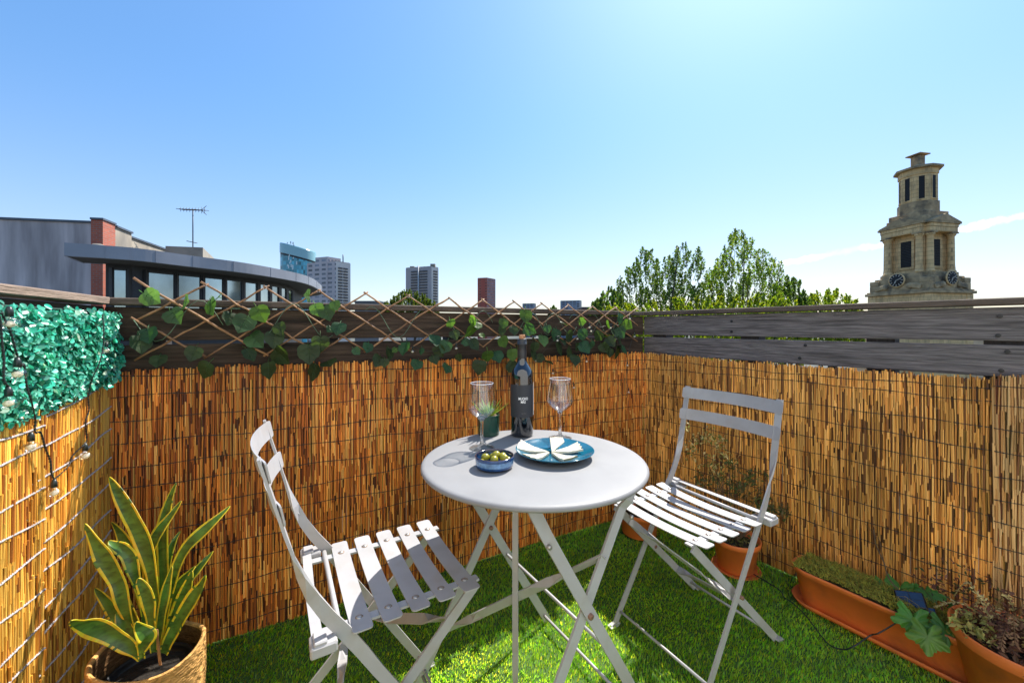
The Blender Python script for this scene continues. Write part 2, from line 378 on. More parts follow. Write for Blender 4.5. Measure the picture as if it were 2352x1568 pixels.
# ------------------------------------------------------------------ fences (local x along the wall, +y outwards)
def fence(name,label,o,d,x0,x1,planks,capext=(0,0),seed=0,pm='plank',posts=(),capw=.075,ripple=True):
    rz=math.atan2(d.y,d.x); r=thing(name,label,'fence',(o.x,o.y,0),rz); rnd=random.Random(seed)
    cm=MB(); cm.bev(((x0+x1)/2+(capext[1]-capext[0])/2,-.022+capw/2,1.141),((x1-x0)/2+(capext[0]+capext[1])/2,capw/2,.011),.003); cm.build('cap_rail',M['cap'],r,False)
    for z0,z1 in planks:
        m=MB(); t=rnd.uniform(-.001,.001); m.bev(((x0+x1)/2,.0105+t,(z0+z1)/2),((x1-x0)/2,.0105,(z1-z0)/2),.003)
        po=m.build('plank',M[pm],r,False)
    for x in posts:
        m=MB(); m.box((x,.06,-.2+.66),(.04,.035,.66)); m.build('post',M['post'],r,False)
    return r
PL=[(1.018,1.124),(.905,1.005),(.79,.892),(.677,.778),(.564,.665),(.45,.552)]
fb=fence('wooden_fence','dark stained plank fence at the back behind the willow trellis',BL,DB,0,LB-.002,PL,(0,.02),1,'plank',(.10,.62,1.15,1.68,2.2))
fr=fence('wooden_fence','grey weathered plank fence along the right side under the church tower',BR,DR,.002,3.0,PL,(0,0),2,'plank_grey',(.09,.57,1.03,1.32,1.9))
fl_=fence('wooden_fence','sunlit plank fence rail on the left behind the green hedge panel',BL,DL,-1.9,-.0,PL,(0,-.002),3,'plank',(-.15,-.8),.085)
fl_.children[0].data.materials[0]=mat('cap_wood_sun_tint',(.30,.22,.17),.8,var=.35,vscale=6,stretch=(1.2,16,16),bump=.5,bscale=9,bstretch=(2,60,60),dark=(.10,.07,.05),dscale=4,damt=.6,spec=.3)  # paler copy of the cap wood, with sunlight put into its colour
# screw holes in the right fence planks
for x,z in ((1.315,1.095),(1.312,1.035),(1.33,.985),(1.318,.925),(.80,.985),(.78,.93),(.50,1.09),(.5,1.04)):
    hm=MB(); hm.lathe([(0,.0),(.006,.0),(.0065,-.001)],10)
    hm.v=[(x+p[0],-.0015-p[2]*.1,z+p[1]) for p in hm.v]
    hm.build('screw_hole',M['blackp'],fr,False)
# ------------------------------------------------------------------ reed screens
PAL_B=[((.70,.25,.042),5),((.77,.35,.075),4),((.54,.155,.026),5),((.28,.075,.018),3.5),((.105,.032,.014),5.),((.82,.44,.12),2)]
PAL_R=[((.78,.38,.085),7),((.84,.45,.125),5),((.62,.26,.055),4),((.24,.10,.032),3.5),((.125,.055,.024),3.)]
PAL_L=[((.72,.36,.05),7),((.80,.46,.085),5),((.60,.25,.03),4),((.38,.13,.022),2.2),((.18,.06,.015),.9)]
def resample(path,step):
    out=[];acc=0
    for i in range(len(path)-1):
        a,b=path[i],path[i+1]; l=(b-a).length; t=acc
        while t<l: out.append((a.lerp(b,t/l),(b-a).normalized())); t+=step
        acc=t-l
    return out
def smooth_dirs(S,k=10):
    D=[d for _,d in S]; out=[]
    for i in range(len(D)):
        v=Vector((0,0))
        for j in range(max(0,i-k),min(len(D),i+k+1)): v+=D[j]
        out.append(v.normalized())
    return out
def screen(name,label,path,ztop,wires,pal,seed,zbot=.004,twist=False,tilt=.012,bulge=None,wmat='wire',back=True,pitch=.0046,group=None,wr=.0013):
    rnd=random.Random(seed); S=resample(path,pitch); D=smooth_dirs(S)
    r=thing(name,label,'reed screen',(path[0].x,path[0].y,0),0,group)
    m=MB(); cols=[c for c,_ in pal]; ws=[w for _,w in pal]; tot=len(S)
    def pos(i): 
        p,_=S[i]; q=inward(D[i])*(bulge(i*pitch) if bulge else 0); return p+q
    hexa=[(math.cos(PI*k/3),math.sin(PI*k/3)) for k in range(6)]
    def reed(p,d,z0,z1,rad,c,lx,ly,capz):
        # a six sided stem leaning slightly, in the plan frame (d, inward)
        nrm=inward(d); vsl=[]
        for z,dx,dy in((z0,0,0),(z1,lx,ly)):
            for a,b in hexa:
                q=p+d*(a*rad+dx)+nrm*(b*rad+dy); vsl.append((q.x,q.y,z))
        fs=[(k,(k+1)%6,6+(k+1)%6,6+k) for k in range(6)]
        fs.append((6,7,8,9,10,11)); fs.append((5,4,3,2,1,0))
        m.add(vsl,fs,c)
    for i in range(tot):
        s=i*pitch; p=pos(i); d=D[i]; nrm=inward(d); zt=ztop(s)+rnd.gauss(0,.0035)
        if back:
            c=[k*rnd.uniform(.5,.85) for k in rnd.choice(cols[-3:])]
            reed(p-nrm*.005+d*rnd.uniform(-.001,.001),d,zbot,zt-rnd.uniform(.0,.012),.0026,c,0,0,0)
        z=zbot+rnd.uniform(-.25,.0)
        while z<zt:
            Ln=rnd.choice((rnd.uniform(.02,.06),rnd.uniform(.05,.13),rnd.uniform(.08,.24)))
            a=max(z,zbot); bq=min(z+Ln,zt)
            z=z+Ln
            if bq-a<.008: continue
            c=rnd.choices(cols,ws)[0]
            if sum(c)<.32 and Ln>.06: bq=min(bq,a+rnd.uniform(.02,.06)); z=bq
            k=rnd.uniform(.72,1.22)*(1+.25*math.sin(s*9+seed)*math.sin(a*5+s*3)); c=(c[0]*k,c[1]*k,c[2]*k)
            dark=sum(c)<.32
            lean=rnd.gauss(0,tilt)*(bq-a)
            reed(p+d*rnd.gauss(0,.0009)+nrm*(rnd.uniform(-.0028,-.0008) if dark else rnd.uniform(-.0005,.0022)),d,a,bq,rnd.uniform(.0015,.0030),c,lean,rnd.gauss(0,.0012),0)
        if rnd.random()<.02:
            # a frayed fibre
            q=p+nrm*.004; zz=rnd.uniform(.2,zt); a=rnd.uniform(0,2*PI); l=rnd.uniform(.01,.035)
            m.tube([(q.x,q.y,zz),((q+d*math.cos(a)*l*.5+nrm*.004).x,(q+d*math.cos(a)*l*.5+nrm*.004).y,zz+math.sin(a)*l*.5),((q+d*math.cos(a)*l+nrm*.006).x,(q+d*math.cos(a)*l+nrm*.006).y,zz+math.sin(a)*l)],.0004,3,(.7,.45,.2))
    m.build('reeds',M['reed'],r)
    for wi,wz in enumerate(wires):
        ph=rnd.uniform(0,6); wt=rnd.uniform(-.006,.006); am=rnd.uniform(.003,.007)*(2 if twist else 1); pts=[]; step=1
        for i in range(0,tot,step):
            s=i*pitch; p=pos(i); nrm=inward(D[i])
            z=(wz(s) if callable(wz) else wz)+am*math.sin(s*5+ph)+.0025*math.sin(s*23+ph*2)+wt*s
            if z>ztop(s)-.006: z=ztop(s)-.006
            q=p+nrm*(.0036+.0006*math.sin(i*1.7)); pts.append(Vector((q.x,q.y,z)))
        wm=MB()
        if twist:
            for ph2 in(0,PI):
                tw=[]
                for i in range(len(pts)-1):
                    for h in(0,.5):
                        p=pts[i].lerp(pts[i+1],h); a=(i+h)*pitch/.0105*2*PI+ph2
                        nrm=inward(D[i]); tw.append(p+Vector((nrm.x,nrm.y,0))*math.cos(a)*wr*.8+Vector((0,0,1))*math.sin(a)*wr*.8)
                wm.tube(tw,wr,4)
        else:
            wm.tube(pts,[wr*(1.5 if rnd.random()<.18 else 1) for _ in pts],5)
        wm.build('tie_wire',M[wmat],r)
    return r
# back screen turns through the corner and continues on the right wall
ib=inward(DB); ir=inward(DR)
A0=BL+ib*.012+DB*.012; A1=BR+ib*.012-DB*.10; C0=BR+ir*.012+DR*.11; SE=1.325
cor=[]
K=BR+(ib+ir)*.012
for k in range(1,8):
    t=k/8; cor.append(A1*(1-t)**2+K*2*t*(1-t)+C0*t*t)
path_b=[A0,A1]+cor+[C0,BR+ir*.012+DR*SE]
SL1=(A1-A0).length; SLc=SL1+.2
def zt_back(s):
    if s<SL1: return .926-.010*(s/SL1)+.004*math.sin(s*3.1)
    return .917-.022*min(1,(s-SL1)/1.3)+.003*math.sin(s*4)
def wl(z0,z1=None,zc=None): 
    z1=z0 if z1 is None else z1
    return lambda s: z0+(z1-z0)*s/3.4
wires_b=[wl(.905,.872),wl(.848,.832),wl(.776,.755),wl(.700,.692),wl(.632,.618),wl(.560,.548),wl(.486,.478),wl(.412,.404),wl(.338,.330),wl(.262,.262),wl(.190,.186),wl(.116,.112),wl(.045,.045)]
def bul_b(s): return .004+.006*math.sin(s*2.3)**2+(.012*math.exp(-((s-SL1-.1)/.25)**2))
PALX=[(tuple(.5*a+.5*b for a,b in zip(PAL_B[i%6][0],PAL_R[i%5][0])),w) for i,(c,w) in enumerate(PAL_B)]
# split at the corner: the back run's shade is put into a redder palette
i0=len(cor)//2
sb=screen('reed_screen','orange brown reed screen along the back below the willow trellis',[A0,A1]+cor[:i0+1],zt_back,wires_b,PAL_B,11,bulge=bul_b)
sr=screen('reed_screen','tan reed screen along the right side behind the pale folding chair',cor[i0:]+[C0,BR+ir*.012+DR*SE],lambda s: zt_back(s+SL1+.1),[wl(.872+.0,.850),wl(.832,.806),wl(.755,.735),wl(.692,.668),wl(.618,.60),wl(.548,.53),wl(.478,.46),wl(.404,.39),wl(.330,.32),wl(.262,.25),wl(.186,.18),wl(.112,.11),wl(.045,.045)],PAL_R,12,bulge=lambda s:.004+.005*math.sin(s*2.9)**2+.012*math.exp(-((s-.05)/.25)**2))
se=screen('reed_screen','short pale reed screen overlapping at the far right edge of the terrace',[BR+ir*.026+DR*(SE-.02),BR+ir*.026+DR*3.0],lambda s:.915,[.885,.818,.74,.672,.60,.53,.455,.385,.31,.24,.17,.1,.04],[((.62,.36,.14),7),((.66,.41,.17),5),((.50,.25,.08),4),((.22,.09,.035),2)],13,tilt=.02)
# left screens: sunlit, tied with pale twisted wire
il=inward(DL)
def lp(x,off): return BL+DL*x+il*off
def zt_l(s): # s runs from the near end of the panel
    x=-.62+s
    return .905-.135*min(.62,-x) if x<0 else .905
LWZ=[.875,.80,.727,.652,.575,.50,.425,.35,.275,.20,.125,.05]
sl1=screen('reed_screen','golden sunlit reed screen on the left below the hedge panel',[lp(-.62,.022),lp(-.2,.028),lp(-.012,.018)],zt_l,[ (lambda z: (lambda s: z-.05*(1-s/.6)))(z+.02) for z in LWZ],PAL_L,21,twist=True,wmat='wire_pale',bulge=lambda s:.012*math.sin(s*5)**2,wr=.0017)
xs=-.345
sl2=screen('reed_screen','golden sunlit reed screen at the far left overlapping its neighbour',[lp(-1.7,.032),lp(-.6,.036),lp(xs,.036)],lambda s:.868-.035*(1-min(1,s/1.35)),[ (lambda z: (lambda s: z-.03*(1-s/1.3)))(z-.03) for z in LWZ],PAL_L,22,twist=True,wmat='wire_pale',bulge=lambda s:.006*math.sin(s*6)**2,wr=.0017)
# ------------------------------------------------------------------ artificial hedge panel on the left fence
def hedge():
    r=thing('hedge_panel','teal green artificial boxwood hedge panel on the left fence','hedge',(BL.x,BL.y,0),0)
    bk=MB(); pts=[lp(-1.5,.012),lp(-.01,.012)]
    vs=[(p.x,p.y,z) for p in pts for z in(.74,1.10)]; bk.add(vs,[(0,1,3,2)])
    # plastic lattice strips behind the leaves
    for z in (1.106,1.06,1.0,.94):
        a=lp(-1.5,.016); b=lp(-.02,.016); bk.tube([(a.x,a.y,z),(b.x,b.y,z)],.0025,4)
    bk.build('backing',M['hedgeback'],r)
    n=25000
    x=RNG.uniform(-1.35,-.004,n); z=RNG.uniform(.70,1.098,n); fr=x>-.9; x=x[fr]; z=z[fr]; n=len(x)
    edge=np.clip((-x+.01)/.05,.25,1)
    off=.014+RNG.uniform(0,.046,n)*edge+.006*np.sin(x*40)*np.sin(z*37)
    z=z+RNG.normal(0,.006,n)
    lowc=.902-.10*np.clip(-x,0,.8); k=z>lowc; x=x[k];z=z[k];off=off[k]; n=len(x)
    X=np.stack([BL.x+DL.x*x+il.x*off,BL.y+DL.y*x+il.y*off,z],1)
    ax=RNG.normal(0,.42,(n,3))+np.array([il.x,il.y,.35]); ax/=np.linalg.norm(ax,axis=1)[:,None]
    t=np.cross(ax,RNG.normal(0,1,(n,3))); t/=np.linalg.norm(t,axis=1)[:,None]; s=np.cross(ax,t)
    Ls=RNG.uniform(.0056,.0090,n)[:,None]; W=Ls*RNG.uniform(.62,.8,n)[:,None]; cup=Ls*RNG.uniform(.05,.35,n)[:,None]
    K=10; V=np.zeros((n,K+1,3)); V[:,0]=X+t*Ls*.1-ax*cup*.5
    for k in range(K):
        a=2*PI*k/K; rr_=1-.16*max(0,-math.cos(a))*abs(math.sin(a)); V[:,1+k]=X+t*Ls*math.cos(a)*rr_+s*W*math.sin(a)*(1+.18*math.cos(a))+ax*cup*(math.sin(a)**2)
    b=np.arange(n)[:,None]*(K+1)
    tri=np.stack([b+[0,1+k,1+(k+1)%K] for k in range(K)],1).reshape(-1,3)
    c=np.ones((n,3))*RNG.uniform(.5,1.45,(n,1)); c[:,0]*=RNG.uniform(.6,2.5,n)
    pl=RNG.random(n)<.10; c[pl]=c[pl]*[5,1.5,1.7]
    cc=np.repeat(c,K,axis=0)
    o=quick('foliage',V.reshape(-1,3),tri,M['hedge'],cc,None,True); o.parent=r; o.matrix_parent_inverse=root_matrix(r).inverted()
    return r
hedge()
# ------------------------------------------------------------------ willow trellis with ivy
def trellis():
    r=thing('willow_trellis','expanding willow trellis with artificial ivy leaves on the back fence','trellis',(BL.x,BL.y,0),0)
    off=.045
    ax=[313.4,474,610.5,732.5,840.5,938,1031,1109.5,1180,1244.6,1306,1361.6,1414,1462]
    S=[hit(u,BL,DB,off)[0] for u in ax]; n=len(S); rnd=random.Random(5)
    def sk(k):
        k=max(0,min(n-1,k)); i=int(math.floor(k)); f=k-i
        return S[i] if i>=n-1 else S[i]*(1-f)+S[i+1]*f
    zt=lambda k: 1.205-.042*k/(n-1); zb=lambda k: .962+.022*k/(n-1)
    def node(k,lev,front): # lev 0 top .. 4 bottom
        s=sk(k); z=zt(k)+(zb(k)-zt(k))*lev/4; q=BL+DB*s+ib*(off+(.0035 if front else -.0035)); return Vector((q.x,q.y,z))
    def stick(k0,l0,k1,l1,front):
        N=max(2,int(abs(l1-l0)*3)); pts=[]; 
        a=node(k0,l0,front); b=node(k1,l1,front); e=(b-a).normalized()
        L=(b-a).length
        for i in range(N+1):
            t=i/N; p=node(k0+(k1-k0)*t,l0+(l1-l0)*t,front); p+=Vector((rnd.gauss(0,.0012),rnd.gauss(0,.0012),rnd.gauss(0,.0012))); pts.append(p)
        pts[0]-=e*rnd.uniform(.004,.014); pts[-1]+=e*rnd.uniform(.0,.012)
        rr=rnd.uniform(.0028,.0038); m=MB(); m.tube(pts,[rr*rnd.uniform(.9,1.12) for _ in pts],7)
        m.build('stick',M['stick'],r)
    for k in range(-1,n):
        # falling to the right
        k0,l0,k1,l1=k,0,k+2,4
        if k0<0: l0+=(0-k0)*2; k0=0
        if k1>n-1: l1-=(k1-(n-1))*2; k1=n-1
        if l1-l0>.9: stick(k0,l0,k1,l1,True)
        k0,l0,k1,l1=k,0,k-2,4
        if k1<0: l1-=(0-k1)*2; k1=0
        if k0>=0 and l1-l0>.9: stick(k0,l0,k1,l1,False)
    stick(n-1,0,n-3,4,False)
    # wire ties at the top nodes
    for k in range(1,n):
        m=MB(); p=node(k,.06,True); 
        m.tube([p+Vector((math.cos(a)*.005,-.0035+math.sin(a)*.006,math.sin(a)*.004)) for a in np.linspace(0,2*PI,7)],.0006,4)
        m.build('tie',M['wire_pale'],r)
    # ivy leaves, read from the photo: centre u, v and size in frame pixels
    T=[(350,340,115,1),(590,540,110,0),(310,740,110,2),(225,835,95,3),(410,1010,100,3),(700,375,85,4),(990,440,105,0),(1040,335,80,4),(1165,560,85,3),(1310,620,100,0),(1500,515,90,5),(1700,670,70,3),(1640,785,95,3),(1450,790,110,0),(780,935,90,3),(910,1110,115,3),(1390,940,90,3),(1590,1110,110,3),(1730,955,110,3),(2010,935,105,3),(2130,830,95,3),(2220,1030,90,3),(2050,1130,100,3),(1990,310,70,4),(2100,470,85,1),(2200,500,105,0),(2290,420,70,0),(2230,670,50,0),(2320,660,85,2)]
    T2=[(200,445,55,2),(280,545,70,3),(370,490,65,3),(405,460,36,5),(480,450,65,2),(575,575,65,2),(720,388,60,2),(790,440,60,2),(755,470,60,3),(715,535,60,3),(810,600,68,2),(838,258,60,1),(870,345,60,3),(998,232,65,4),(985,312,75,5),(1042,272,45,5),(1020,420,65,3),(1120,510,68,5),(1195,512,62,2),(1055,595,68,3),(1240,258,50,5),(1230,312,62,3),(1320,312,48,3),(1240,400,68,5),(1310,500,62,5),(1310,590,62,3),(1410,205,62,5),(1448,305,66,2),(1465,367,52,3),(1545,392,55,1),(1480,440,52,3),(1470,505,50,3),(1530,520,52,3),(1590,555,58,3),(1640,345,60,2),(1670,455,66,3),(1750,360,60,3),(1712,258,52,3),(1740,480,60,3),(1845,345,55,2),(1865,445,62,2),(1790,535,62,3),(1850,240,50,4),(1965,355,56,3),(2015,445,62,3),(2065,400,56,3),(2035,262,50,4),(2130,225,65,2),(2192,270,55,5),(2135,330,62,2),(2140,400,60,3),(2110,480,62,3),(2165,462,60,2)]
    T2=T2+[(120,470,40,2),(330,560,45,3),(610,470,40,2),(900,520,45,3),(960,400,40,2),(1080,350,36,5),(1360,420,45,3),(1580,300,36,2),(1700,400,45,3),(1800,440,42,3),(1920,420,42,2),(2080,330,45,3),(2050,480,45,3)]
    Lf=[(274.4+.2167*a,611.5+.2167*b,c*.2167,t) for a,b,c,t in T]+[(784+.3*a,666.4+.3*b,c*.3,t) for a,b,c,t in T2]
    tint=[(1.,1.,1.),(1.9,1.7,1.6),(.75,.95,1.25),(.8,.62,.7),(1.9,1.7,1.4),(1.5,1.35,.7)]  # pale and bright tones carry sunlight put into the leaf colour
    outl=[(0,-.01),(.16,-.07),(.38,-.03),(.52,.15),(.50,.30),(.53,.45),(.44,.64),(.31,.72),(.17,.88),(0,1.02)]
    nrm=Vector((ib.x,ib.y,0))
    for u,v,sz,t in Lf:
        o2=off+rnd.uniform(.012,.035); s,y=hit(u,BL,DB,o2); c=PX(u,v,y); S0=sz/F*y*1.04*rnd.uniform(.82,1.15)*(1.75 if u<770 else 1.45)
        # leaf frame: hangs down from its stalk with a random sway
        roll=rnd.gauss(0,.55) if t!=4 else rnd.choice((-1.5,1.5))+rnd.gauss(0,.2)
        dn=Vector((DB.x*math.sin(roll),DB.y*math.sin(roll),-math.cos(roll)))
        tilt=rnd.gauss(.25,.35) if t!=4 else rnd.choice((-1,1))*1.25
        n2=nrm.copy(); axx=dn.cross(nrm).normalized()
        q=Quaternion(axx,tilt); dn=q@dn; n2=q@n2; q=Quaternion(dn,rnd.gauss(0,.4)); n2=q@n2; sd=dn.cross(n2).normalized()
        base=c-dn*S0*.5; fold=rnd.uniform(.05,.22); curl=rnd.uniform(-.12,.18)
        m=MB(); vsl=[];fs=[]
        def pt(x,yy): return base+sd*x*S0+dn*yy*S0+n2*(abs(x)*fold*S0-curl*S0*yy*yy+.02*S0*math.sin(yy*9))
        nn=len(outl); mid=[pt(0,b) for a,b in outl]; 
        for sg in(1,-1):
            ed=[pt(sg*a*1.0,b) for a,b in outl]
            md=[pt(sg*a*.5,b*.98+.02) for a,b in outl]
            vv=mid+md+ed
            ff=[]
            for i in range(nn-1):
                for k in(0,1):
                    qd=(k*nn+i,k*nn+i+1,(k+1)*nn+i+1,(k+1)*nn+i); ff.append(qd if sg>0 else qd[::-1])
            k=rnd.uniform(.8,1.2); m.add(vv,ff,tuple(z*k for z in tint[t]),True)
        # raised pale veins and the stalk
        vc=tuple(z*1.7 for z in tint[t])
        m.tube([base-dn*S0*.35-n2*S0*.15,base-dn*S0*.1,base+n2*.0008,pt(0,.5)+n2*.0008,pt(0,.92)+n2*.0006],[.0012,.0012,.0011,.0008,.0004],4,vc)
        for sg in(1,-1):
            m.tube([pt(0,.18)+n2*.0007,pt(sg*.38,.30)+n2*.0009],[.0007,.0003],3,vc); m.tube([pt(0,.42)+n2*.0007,pt(sg*.32,.62)+n2*.0009],[.0007,.0003],3,vc)
        m.build('leaf',M['ivy'],r)
    # thin green stems winding along the sticks
    for k in (0,2,4,6,8,9,10,11):
        m=MB(); pts=[node(k+j*.1,2+1.1*math.sin(j*.5+k),True)+Vector((0,-.008,0)) for j in range(0,14)]
        m.tube(pts,.0011,4); m.build('stem',M['ivystem'],r)
    return r
trellis()
# ------------------------------------------------------------------ string lights
def bulb(par,p,dia,down=Vector((0,0,-1)),sock=True):
    q=Vector((0,0,1)).rotation_difference(-down)
    m=MB(); prof=[(.0,-1.0),(.35,-.96),(.7,-.78),(.93,-.42),(1.,0),(.92,.38),(.68,.68),(.42,.84),(.34,.95),(.33,1.25)]
    r=dia/2; m.lathe([(a*r,b*r*.82) for a,b in prof],16)
    m.v=[tuple(q@Vector(v)+p) for v in m.v]; bo=m.build('bulb',M['bulb'],par)
    m=MB(); m.ball(p,r*.55,10,7,sc=(1,1,.75),rot=q.to_matrix()); m.build('core',M['bulbfill'],bo)
    m=MB(); s0=p+(-down)*r*.95; m.tube([s0,s0-down*r*.8,s0-down*r*1.3],[r*.40,r*.38,r*.2],8); m.build('socket',M['socket'],bo)
    return s0-down*r*1.3
def spline(pts,n=6):
    out=[]; P=[pts[0]]+list(pts)+[pts[-1]]
    for i in range(1,len(P)-2):
        for k in range(n):
            t=k/n; a,b,c,d=P[i-1],P[i],P[i+1],P[i+2]
            out.append(.5*((2*b)+(c-a)*t+(2*a-5*b+4*c-d)*t*t+(3*b-a-3*c+d)*t**3))
    out.append(Vector(pts[-1])); return out
def twisted(m,pts,r,pitch=.016):
    P=spline(pts,10); d=0
    for ph in(0,PI):
        tw=[]; d=0
        for i,p in enumerate(P):
            if i: d+=(p-P[i-1]).length
            t=(P[min(i+1,len(P)-1)]-P[max(i-1,0)]).normalized(); a=t.orthogonal().normalized(); a=(Vector((0,1,0))-t*t.y).normalized(); b=t.cross(a)
            an=d/pitch*2*PI+ph; tw.append(p+(a*math.cos(an)+b*math.sin(an))*r)
        m.tube(tw,r,5)
def lv(a,b,off): # a point on the left wall read from the photo
    return WP(.3*a,705.6+.3*b,BL,DL,off)
def lights_left():
    r=thing('string_light','string of clear bulbs hanging over the hedge panel on the left','string lights',(BL.x,BL.y,0),0)
    oh,orr=.085,.062
    bl=[(70,128,oh,40),(133,512,oh,38),(65,735,oh,38),(237,1070,orr,34),(415,1420,orr,31),(652,1138,orr,29),(815,332,.075,19)]
    tops=[]
    for a,b,o,sz in bl:
        p=lv(a,b,o); _,y=hit(.3*a,BL,DL,o); tops.append(bulb(r,p,sz/F*y*.9))
    m=MB()
    H=lambda a,b: lv(a,b,oh); Q=lambda a,b: lv(a,b,orr); Q2=lambda a,b: lv(a,b,.05)
    twisted(m,[H(-40,-60),H(2,110),H(15,260),H(30,420),H(30,560),tops[2]],.0013)
    m.build('cable',M['cable'],r); m=MB()
    twisted(m,[H(10,40),H(80,190),H(120,330),H(158,440),H(185,440),H(205,600),H(240,720),Q(268,850),Q(270,955),Q(310,960),Q(345,1070),Q(385,1180),Q(395,1280),tops[4]],.0012)
    m.build('cable',M['cable'],r); m=MB()
    twisted(m,[tops[4],Q2(520,1220),Q2(555,1135),tops[5],Q2(665,1000),Q2(655,880),Q2(680,790),Q2(675,690)],.0010)
    twisted(m,[lv(675,690,.06),lv(700,560,.075),lv(760,430,.085),lv(790,300,.085),lv(795,180,.085),lv(785,60,.08)],.0010)
    m.build('cable',M['cable'],r)
lights_left()
def lights_corner():
    r=thing('string_light','string of tiny clear bulbs draped round the right end of the trellis','string lights',(BR.x,BR.y,0),0)
    pts=[(545,470),(880,445),(1490,540),(1655,385),(1808,372),(1912,313),(1900,285),(2062,288),(2208,218),(2245,355),(1878,545),(1620,635),(1780,745)]
    tops=[]
    for a,b in pts:
        p=WP(784+.3*a,666.4+.3*b,BL,DB,.07 if b<500 else .05); tops.append(bulb(r,p,.019))
    for a,b in((2190,575),(2200,780)):
        p=WP(784+.3*a,666.4+.3*b,BL,DB,.09); tops.append(bulb(r,p,.019))
    m=MB()
    order=[0,1,2,3,4,5,6,7,8,9]
    for seq in(order,[10,11,12],[9,13,14],[4,10]):
        c=[]
        for i,k in enumerate(seq):
            c.append(tops[k])
            if i<len(seq)-1:
                md=(tops[k]+tops[seq[i+1]])/2; L=(tops[k]-tops[seq[i+1]]).length; md.z+=random.uniform(-.12,.02)*L*2; md+=Vector((ib.x,ib.y,0))*random.uniform(-.015,.01); c.append(md)
        m.tube(spline(c,6),.0011,4)
    m.build('cable',M['cable'],r)
lights_corner()
